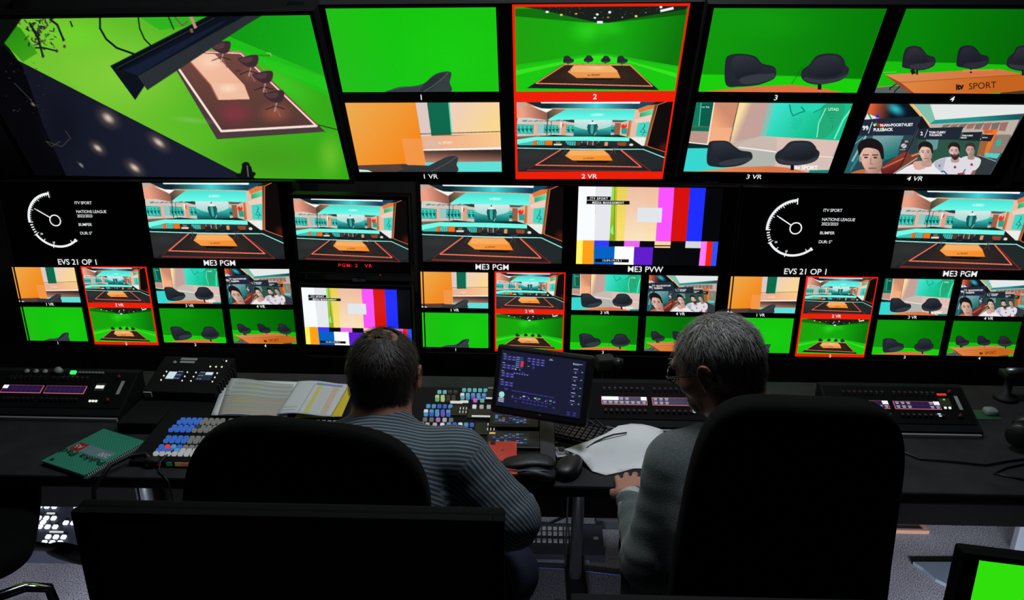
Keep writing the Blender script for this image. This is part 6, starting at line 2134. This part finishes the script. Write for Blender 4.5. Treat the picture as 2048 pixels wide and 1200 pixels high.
# eyeglasses
gl = MB()
HW = lambda x, y, z: Vector(c_ + hR @ (np.array([x, y, z]) * .90))
for sg in (-1, 1):
    gl.tube([HW(sg * .034 + .024 * math.cos(t) * (1 if abs(math.cos(t)) < .8 else .97), .110 - .006 * abs(sg * .034 + .024 * math.cos(t)) / .05, .002 + .0185 * math.sin(t)) for t in np.linspace(0, 2 * math.pi, 21)[:-1]], .0021, 8, closed=True)
    gl.tube([HW(sg * .058, .106, .008), HW(sg * .074, .095, .010), HW(sg * .083, .04, .010), HW(sg * .086, -.012, .010), HW(sg * .087, -.028, -.006), HW(sg * .085, -.034, -.022)], .0019, 8)
gl.tube([HW(-.011, .110, .004), HW(0, .112, .008), HW(.011, .110, .004)], .0019, 8)
fr_ = gl.build('glasses', mat('dark_spectacle_frame', (30, 30, 32), .25), P1)
ln_ = MB()
for sg in (-1, 1):
    ring = [HW(sg * .034 + .0225 * math.cos(t), .1095, .002 + .017 * math.sin(t)) for t in np.linspace(0, 2 * math.pi, 21)[:-1]]
    back_ = [p - Vector(hR @ np.array([0, .0012, 0])) for p in ring]
    ln_.add(ring + back_, [tuple(range(20)), tuple(range(39, 19, -1))] + [(i, (i + 1) % 20, (i + 1) % 20 + 20, i + 20) for i in range(20)])
mg = bpy.data.materials.new('clear_lens'); mg.use_nodes = True
gb = mg.node_tree.nodes['Principled BSDF']; gb.inputs['Transmission Weight'].default_value = 1; gb.inputs['Roughness'].default_value = .02; gb.inputs['IOR'].default_value = 1.05
ln_.build('lenses', mg, P1)

# sweatshirt
f = Field(axis(.10, .82, .0062), axis(1.17, 1.70, .0062), axis(.46, 1.10, .0062))
nk = np.array(neck)
f.cap(neck, chest, .070, .150, .05); f.cap(shL, shR, .064, .068, .07); f.cap((.455, 1.43, 1.035), (.345, 1.435, .985), .058, .056, .04); f.ell(chest, [.172, .138, .19], None, .05); f.cap(chest, (pelv[0], pelv[1], .62), .150, .150, .05)
f.cap(shL, elL, .064, .058, .03); f.cap(elL, tuple(np.array(elL) * .12 + np.array(wrL) * .88), .059, .039, .02)
f.cap(shR, elR, .070, .061, .03); f.cap(elR, tuple(np.array(elR) * .12 + np.array(wrR) * .88), .059, .039, .02)
f.cap((nk[0] - .012, nk[1] + .02, nk[2]), tuple(nk + np.array([-.06, .09, .16])), .066, .085, .012, True)
f.clip((0, 0, .515), (0, 0, -1))
arms1 = [(np.array(shL), np.array(elL)), (np.array(elL), np.array(wrL)), (np.array(shR), np.array(elR)), (np.array(elR), np.array(wrR))]
def creases(V, arms, amp=.0032, amp_t=.0022):
    o = np.zeros(len(V)); dm = np.full(len(V), 9.)
    for a, b in arms:
        ab = b - a; L = np.linalg.norm(ab); t = np.clip((V - a) @ ab / L ** 2, 0, 1); q = V - a - t[:, None] * ab; d_ = np.linalg.norm(q, axis=1)
        an = np.arctan2(q[:, 0], q[:, 1] + q[:, 2])
        w = np.sin(t * L * 120 + 1.6 * np.sin(an * 1.0) + an * .8 + noise3(V, 30, 2) * 2.2) * np.clip(1.2 - d_ / .11, 0, 1)
        nearj = .45 + 1.1 * np.maximum(0, 1 - np.minimum(t, 1 - t) * 4)
        o = np.where(d_ < dm, w * nearj, o); dm = np.minimum(dm, d_)
    tr = np.clip((dm - .055) / .03, 0, 1)
    return o * amp * (1 - tr) + tr * amp_t * (noise3(V, 26, 9) * 1.8 + .6 * noise3(V, 70, 1))
def wob1(V):
    N_ = V - np.array([chest])[0]
    return V
me, V = f.mesh('sweatshirt'); N = normals(me)
V2 = V + N * creases(V, arms1)[:, None]; me.vertices.foreach_set('co', V2.astype(np.float32).ravel()); me.update()
sw = garment(me, 'sweatshirt', M_SWEAT, P1)
# collar rib, cuffs
cl = MB()
ax_ = Vector((-.06, .09, .16)).normalized(); u_ = ax_.orthogonal().normalized(); w_ = ax_.cross(u_)
cc = Vector(nk) + Vector((-.016, .03, .018))
cl.tube([cc + (u_ * math.cos(t) + w_ * math.sin(t)) * .0665 for t in np.linspace(0, 2 * math.pi, 33)[:-1]], .0085, 10, closed=True)
cl.build('collar', mat('dark_collar_rib', (20, 22, 24), .9), P1)
for e, w in ((elL, wrL), (elR, wrR)):
    e, w = Vector(e), Vector(w); d_ = (w - e).normalized()
    MB().tube([w - d_ * .055, w - d_ * .045, w - d_ * .01, w - d_ * .002], [.0385, .0395, .0365, .034], 24).build('cuff', mat('pale_cuff', (176, 178, 174), .9, noise=(200, .15)), P1)
# trousers
f = Field(axis(.18, .76, .0085), axis(1.17, 1.90, .0085), axis(.07, .70, .0085))
f.cap(hipL, hipR, .115, .115, .05); f.cap((pelv[0], pelv[1], .60), pelv, .142, .14, .04)
for h, k, a in ((hipL, knL, anL), (hipR, knR, anR)):
    f.cap(h, k, .094, .072, .03); f.cap(k, a, .068, .056, .03)
f.clip((0, 0, .645), (0, 0, 1)); f.clip((0, 0, .095), (0, 0, -1))
me, V = f.mesh('trousers'); garment(me, 'trousers', M_TROUS, P1)
shoe(P1, anL); shoe(P1, anR)
adopt(P1)

# ================================================================ younger man in the striped shirt
hc2 = (-.345, 1.700, 1.040); hR2 = head_frame(-2, 12, 2)
shL2, shR2 = (-.535, 1.600, .868), (-.165, 1.565, .885)
neck2 = (-.345, 1.625, .935); chest2 = (-.352, 1.52, .79); pelv2 = (-.365, 1.41, .55)
elL2, wrL2 = (-.610, 1.560, .800), (-.480, 1.735, .835)
elR2, wrR2 = (-.030, 1.510, .770), (-.175, 1.680, .830)
hipL2, hipR2 = (-.455, 1.40, .54), (-.275, 1.40, .54)
knL2, knR2 = (-.60, 1.66, .54), (-.045, 1.60, .545)
anL2, anR2 = (-.58, 1.82, .09), (-.08, 1.80, .09)
HL2 = hand_frame((.2, .95, -.15), (0, .1, 1)); HR2 = hand_frame((-.25, .95, -.15), (0, .1, 1))
P2 = seated('person', 'person with dark hair seen from behind, striped shirt, leaning over the lit keys', hc2, hR2, 1.0, neck2, shL2, shR2, chest2, pelv2, elL2, elR2, wrL2, wrR2, hipL2, hipR2, knL2, knR2, anL2, anR2,
            M_SKIN2, ((wrL2, HL2, 1), (wrR2, HR2, -1)), 1.05, 0.0, ([(-.53, -.42, .0045), (-.24, -.12, .0045)], [(1.72, 1.84, .0055)], [(.79, .86, .0045)]))
def keep_dark(L):
    x, y, z = L.T
    ear = (np.abs(x) > .06) & (np.hypot(y + .008, z + .002) < .031)
    n_ = noise3(L, 200, 6)
    thin = ((x) / .040) ** 2 + ((y + .045) / .035) ** 2 < 1
    return ((z > .06) & (y < .07) | (y < .03 + .3 * z) & (z > -.01) | (y < -.03) & (z > -.078)) & ~ear & ~(thin & (z > .05) & (n_ > .1))
hair_part(P2, hc2, hR2, 1.0, keep_dark, .005, lambda L: np.array([L[0] * 8, -.1, -.7]), .016, .0010, 6500, [(44, 32, 24), (30, 23, 18), (56, 42, 32), (24, 19, 15)], (24, 18, 14), 14, .45)

arms2 = [(np.array(shL2), np.array(elL2)), (np.array(elL2), np.array(wrL2)), (np.array(shR2), np.array(elR2)), (np.array(elR2), np.array(wrR2))]
f = Field(axis(-.78, .08, .0058), axis(1.19, 1.80, .0058), axis(.48, 1.03, .0058))
f.cap(neck2, chest2, .075, .150, .05); f.cap(shL2, shR2, .075, .075, .07); f.ell(chest2, [.195, .145, .19], None, .05); f.cap(chest2, (pelv2[0], pelv2[1], .62), .160, .162, .05)
f.ell((-.345, 1.585, .875), (.13, .085, .07), None, .04)
for s_, e, w in ((shL2, elL2, wrL2), (shR2, elR2, wrR2)):
    f.cap(s_, e, .078, .070, .03); f.cap(e, tuple(np.array(e) * .12 + np.array(w) * .88), .066, .046, .02)
nk2 = np.array(neck2)
f.cap(tuple(nk2 + np.array([0, .035, .0])), tuple(nk2 + np.array([0, .12, .15])), .064, .09, .012, True)
f.clip((0, 0, .52), (0, 0, -1))
me, V = f.mesh('shirt'); N = normals(me)
V = V + N * (creases(V, arms2, .0055, .0035))[:, None]
me.vertices.foreach_set('co', V.astype(np.float32).ravel()); me.update()
# woven stripes: along the back, across the yoke, round with the sleeves
dm = np.full(len(V), 9.); sv = V[:, 0] * 1.0; cuff_t = np.zeros(len(V))
for (a, b) in arms2:
    ab = b - a; L = np.linalg.norm(ab); t = np.clip((V - a) @ ab / L ** 2, 0, 1); q = V - a - t[:, None] * ab; d_ = np.linalg.norm(q, axis=1)
    ax = ab / L; u = np.cross(ax, [0, 0, 1.]); u /= np.linalg.norm(u); w = np.cross(ax, u)
    an = np.arctan2(q @ w, q @ u) * .07
    nearer = (d_ < dm) & (d_ < .10) & (t > .12)
    sv = np.where(nearer, an, sv); dm = np.where(nearer, d_, dm)
yoke = (dm > 1) & (V[:, 2] - .45 * (V[:, 1] - 1.5) > .845)
sv = np.where(yoke, V[:, 2] * .6 + V[:, 1] * .8, sv)
at = me.attributes.new('stripe', 'FLOAT', 'POINT'); at.data.foreach_set('value', sv.astype(np.float32))
ms = bpy.data.materials.new('striped_shirt_cloth'); ms.use_nodes = True; nt = ms.node_tree; b_ = nt.nodes['Principled BSDF']; b_.inputs['Roughness'].default_value = .85
a_ = nt.nodes.new('ShaderNodeAttribute'); a_.attribute_name = 'stripe'
m1 = nt.nodes.new('ShaderNodeMath'); m1.operation = 'MULTIPLY'; m1.inputs[1].default_value = 2 * math.pi / .0098; nt.links.new(a_.outputs['Fac'], m1.inputs[0])
m2_ = nt.nodes.new('ShaderNodeMath'); m2_.operation = 'SINE'; nt.links.new(m1.outputs[0], m2_.inputs[0])
cr = nt.nodes.new('ShaderNodeMapRange'); cr.inputs['From Min'].default_value = -.2; cr.inputs['From Max'].default_value = .7; nt.links.new(m2_.outputs[0], cr.inputs['Value'])
mi = nt.nodes.new('ShaderNodeMix'); mi.data_type = 'RGBA'; mi.inputs[6].default_value = tuple(lin((44, 54, 62))) + (1,); mi.inputs[7].default_value = tuple(lin((104, 118, 126))) + (1,)
nt.links.new(cr.outputs['Result'], mi.inputs[0]); nt.links.new(mi.outputs[2], b_.inputs['Base Color'])
garment(me, 'shirt', ms, P2)
# shirt collar standing round the neck
cb_ = MB(); rings = []
ax_ = Vector((0, .5, .85)).normalized(); u_ = Vector((1, 0, 0)); w_ = ax_.cross(u_)
for h, r_ in ((-.012, .071), (.012, .067), (.026, .066), (.027, .069), (.010, .073), (-.016, .084), (-.020, .080)):
    rings.append([Vector(nk2) + Vector((0, .010, .012)) + ax_ * h + (u_ * math.cos(t) * r_ + w_ * math.sin(t) * r_ * .92) for t in np.linspace(0, 2 * math.pi, 33)[:-1]])
vs = [p for r_ in rings for p in r_]; fs = [(i * 32 + k, i * 32 + (k + 1) % 32, (i + 1) * 32 + (k + 1) % 32, (i + 1) * 32 + k) for i in range(6) for k in range(32)]
cb_.add(vs, fs, True); cb_.build('collar', mat('shirt_collar_cloth', (70, 80, 90), .85), P2)
f = Field(axis(-.78, .12, .0085), axis(1.19, 1.92, .0085), axis(.07, .70, .0085))
f.cap(hipL2, hipR2, .120, .120, .05); f.cap((pelv2[0], pelv2[1], .60), pelv2, .155, .15, .04)
for h, k, a in ((hipL2, knL2, anL2), (hipR2, knR2, anR2)):
    f.cap(h, k, .100, .080, .03); f.cap(k, a, .076, .060, .03)
f.clip((0, 0, .645), (0, 0, 1)); f.clip((0, 0, .095), (0, 0, -1))
me, V = f.mesh('jeans'); garment(me, 'jeans', M_JEANS, P2)
shoe(P2, anL2); shoe(P2, anR2)
adopt(P2)


# ================================================================ chairs
M_SEAT = mat('black_upholstery', (5, 5, 5), .95, spec=.15, bump=(260, .3))


def office_chair(x, y, rz, label, w, zb, zt, exp, tilt=0.0, lean=-6, taper=0.0, name='office_chair', arms=True, seat_z=.47, thick=.045):
    r = empty(name, (x, y, 0), (0, 0, math.radians(rz)), label=label, cat='office chair', group='office chairs at the control desk')
    h = (zt - zb) / 2
    R_ = rotm(lean, tilt, 0)
    MB().superell((0, 0, (zt + zb) / 2), (w / 2, thick, h), exp, .45, 56, 40, R=R_, bend=lambda v: (v.x * (1 - taper * v.z / h) * (1 - .10 * (v.z / h < 0) * (v.z / h) ** 2), v.y + .30 * v.x * v.x + .02 * math.cos(v.z / h * 2.2), v.z)).build('backrest', M_SEAT, r)
    MB().superell((0, .27, seat_z - .035), (w / 2 * 1.02, .25, .038), .5, .4, 48, 16).build('seat', M_SEAT, r)
    MB().tube([(0, -.02, zb + .10), (0, -.035, zb - .03), (0, .02, seat_z - .09), (0, .2, seat_z - .085)], .022, 10).build('back_support', M_BLKM, r)
    MB().lathe([(.03, .10), (.03, .26), (.018, .26), (.018, seat_z - .07)], (0, .25, 0), 18).build('gas_column', M_DSTEEL, r)
    for k in range(5):
        a = 2 * math.pi * k / 5 + .3
        leg = MB().tube([(0, .25, .12), (.14 * math.cos(a), .25 + .14 * math.sin(a), .105), (.29 * math.cos(a), .25 + .29 * math.sin(a), .075)], [.028, .022, .015], 10).build('base_leg', M_BLKM, r)
        MB().lathe([(.024, -.011), (.027, -.006), (.027, .006), (.024, .011)], (.29 * math.cos(a), .25 + .29 * math.sin(a), .0275), 18, rotm(90, 0, math.degrees(a))).build('caster', M_BLKM, leg)
    if arms:
        for s_ in (-1, 1):
            ar = MB().tube([(s_ * w * .40, .22, seat_z - .06), (s_ * (w / 2 + .03), .20, seat_z - .04), (s_ * (w / 2 + .035), .18, seat_z + .13)], .014, 10).build('armrest', M_BLKM, r)
            MB().superell((s_ * (w / 2 + .035), .18, seat_z + .145), (.036, .12, .016), .5, .5, 28, 10).build('arm_pad', M_BLKM, ar)
    return r


office_chair(.472, 1.165, -3, 'tall black chair back with the older man in front of it', .385, .60, 1.262, .40, lean=-2, taper=.11, seat_z=.44, arms=False)
office_chair(-.411, 1.180, 2, 'wide low-backed black chair behind the striped shirt', .46, .60, 1.192, .62, tilt=7, lean=-4, seat_z=.43, arms=False)
oc = office_chair(-1.74, 1.46, -62, 'empty black chair turned aside at the far left', .48, .72, 1.02, .40, lean=-8, arms=False, seat_z=.655)
MB().superell((.059, .58, .51), (.026, .085, .012), .6, .7, 28, 10, R=rotm(0, 0, -46)).build('tilt_lever', M_BLKM, oc)
MB().tube([(0, .36, .60), (.01, .46, .55), (.03, .55, .515)], .010, 10).build('lever_rod', M_BLKM, oc)

# chromed arm of a nearer chair at the lower left
r = empty('meeting_chair', (-1.25, .955, 0), (0, 0, math.radians(-55)), label='chair with chromed tube frame at the lower left corner', cat='chair')
b = MB(); b.tube([(-.26, .02, .0), (-.26, .05, .45), (-.26, .06, .60), (-.26, .20, .655), (-.26, .36, .66), (-.26, .40, .64), (-.26, .41, .55), (-.26, .40, .012)], .012, 12)
b.build('arm_frame', mat('chrome', (210, 214, 220), .12, 1.0), r)
b = MB(); b.tube([(.26, .02, .0), (.26, .05, .45), (.26, .06, .60), (.26, .20, .655), (.26, .36, .66), (.26, .40, .64), (.26, .41, .55), (.26, .40, .012)], .012, 12)
b.build('arm_frame', mat('chrome'), r)
MB().superell((0, .20, .45), (.25, .23, .03), .5, .4, 36, 12).build('seat', M_SEAT, r)
MB().superell((0, -.02, .72), (.24, .025, .20), .5, .4, 36, 20, R=rotm(-8)).build('backrest', M_SEAT, r)
MB().tube([(-.26, .05, .42), (0, .03, .42), (.26, .05, .42)], .011, 10).build('cross_rail', mat('chrome'), r)

# ================================================================ second desk row, close to the viewer
d = empty('second_row_desk', (1.04, .70, 0), label='black desk with raised rear ledge at the bottom edge', cat='desk')
MB().box((-.4, 0, .73), (2.8, .55, .03), bev=.005).build('desktop', M_DARK, d)
MB().box((0, .092, .955), (1.96, .02, .425), bev=.004).build('rear_ledge', M_DARK, d)
for s_ in (-1, 1):
    MB().box((-.4 + s_ * 1.35, 0, .357), (.04, .5, .715), bev=.004).build('leg', M_DARK, d)


def desk_screen(x, y, z0, w, h, rot, label, pic=None, t=.022, bez=.016, bt=None, name='computer_monitor'):
    bt = bt or bez
    r = empty(name, (x, y, z0), [math.radians(a) for a in rot], label=label, cat='monitor', group='monitors on the second desk row')
    M_BLK = mat('deep_black_casing', (5, 5, 5), .8, spec=.1)
    MB().box((0, t / 2 + .006, h / 2), (w, t, h), bev=.006).build('housing', M_BLK, r)
    f_ = MB()
    for s_ in (-1, 1):
        f_.box((s_ * (w / 2 - bez / 2), .001, h / 2), (bez, .012, h), bev=.002)
        f_.box((0, .001, h / 2 + s_ * (h / 2 - bt / 2)), (w - 2 * bez, .012, bt), bev=.002)
    f_.build('bezel', M_BLK, r)
    MB().box((0, .004, h / 2), (w - 2 * bez, .004, h - 2 * bt)).build('screen', pic or mat('switched_off_screen', (4, 4, 5), .5, spec=.2), r)
    MB().box((0, .05, .06 + (z0 - 1.0) * 0), (.05, .04, .20), bev=.006).build('stand_neck', M_BLK, r)
    hh = z0 - .745
    MB().box((0, .045, -hh + .022), (.24, .17, .014), bev=.004).build('stand_base', M_BLK, r)
    MB().box((0, .05, -hh / 2 + .01), (.045, .03, hh + .02), bev=.004).build('stand_column', M_BLK, r)
    return r


desk_screen(-.308, .845, .90, .566, .345, (0, 0, 0), 'black switched off monitor filling the lower left foreground')
desk_screen(.775, .860, .860, .355, .29, (-8, 2.8, -6), 'monitor with plain bright green screen at the lower right corner', pic=mat('green_lit_screen', (4, 20, 2), .3, emit=(48, 222, 12)), bez=.022, bt=.009)
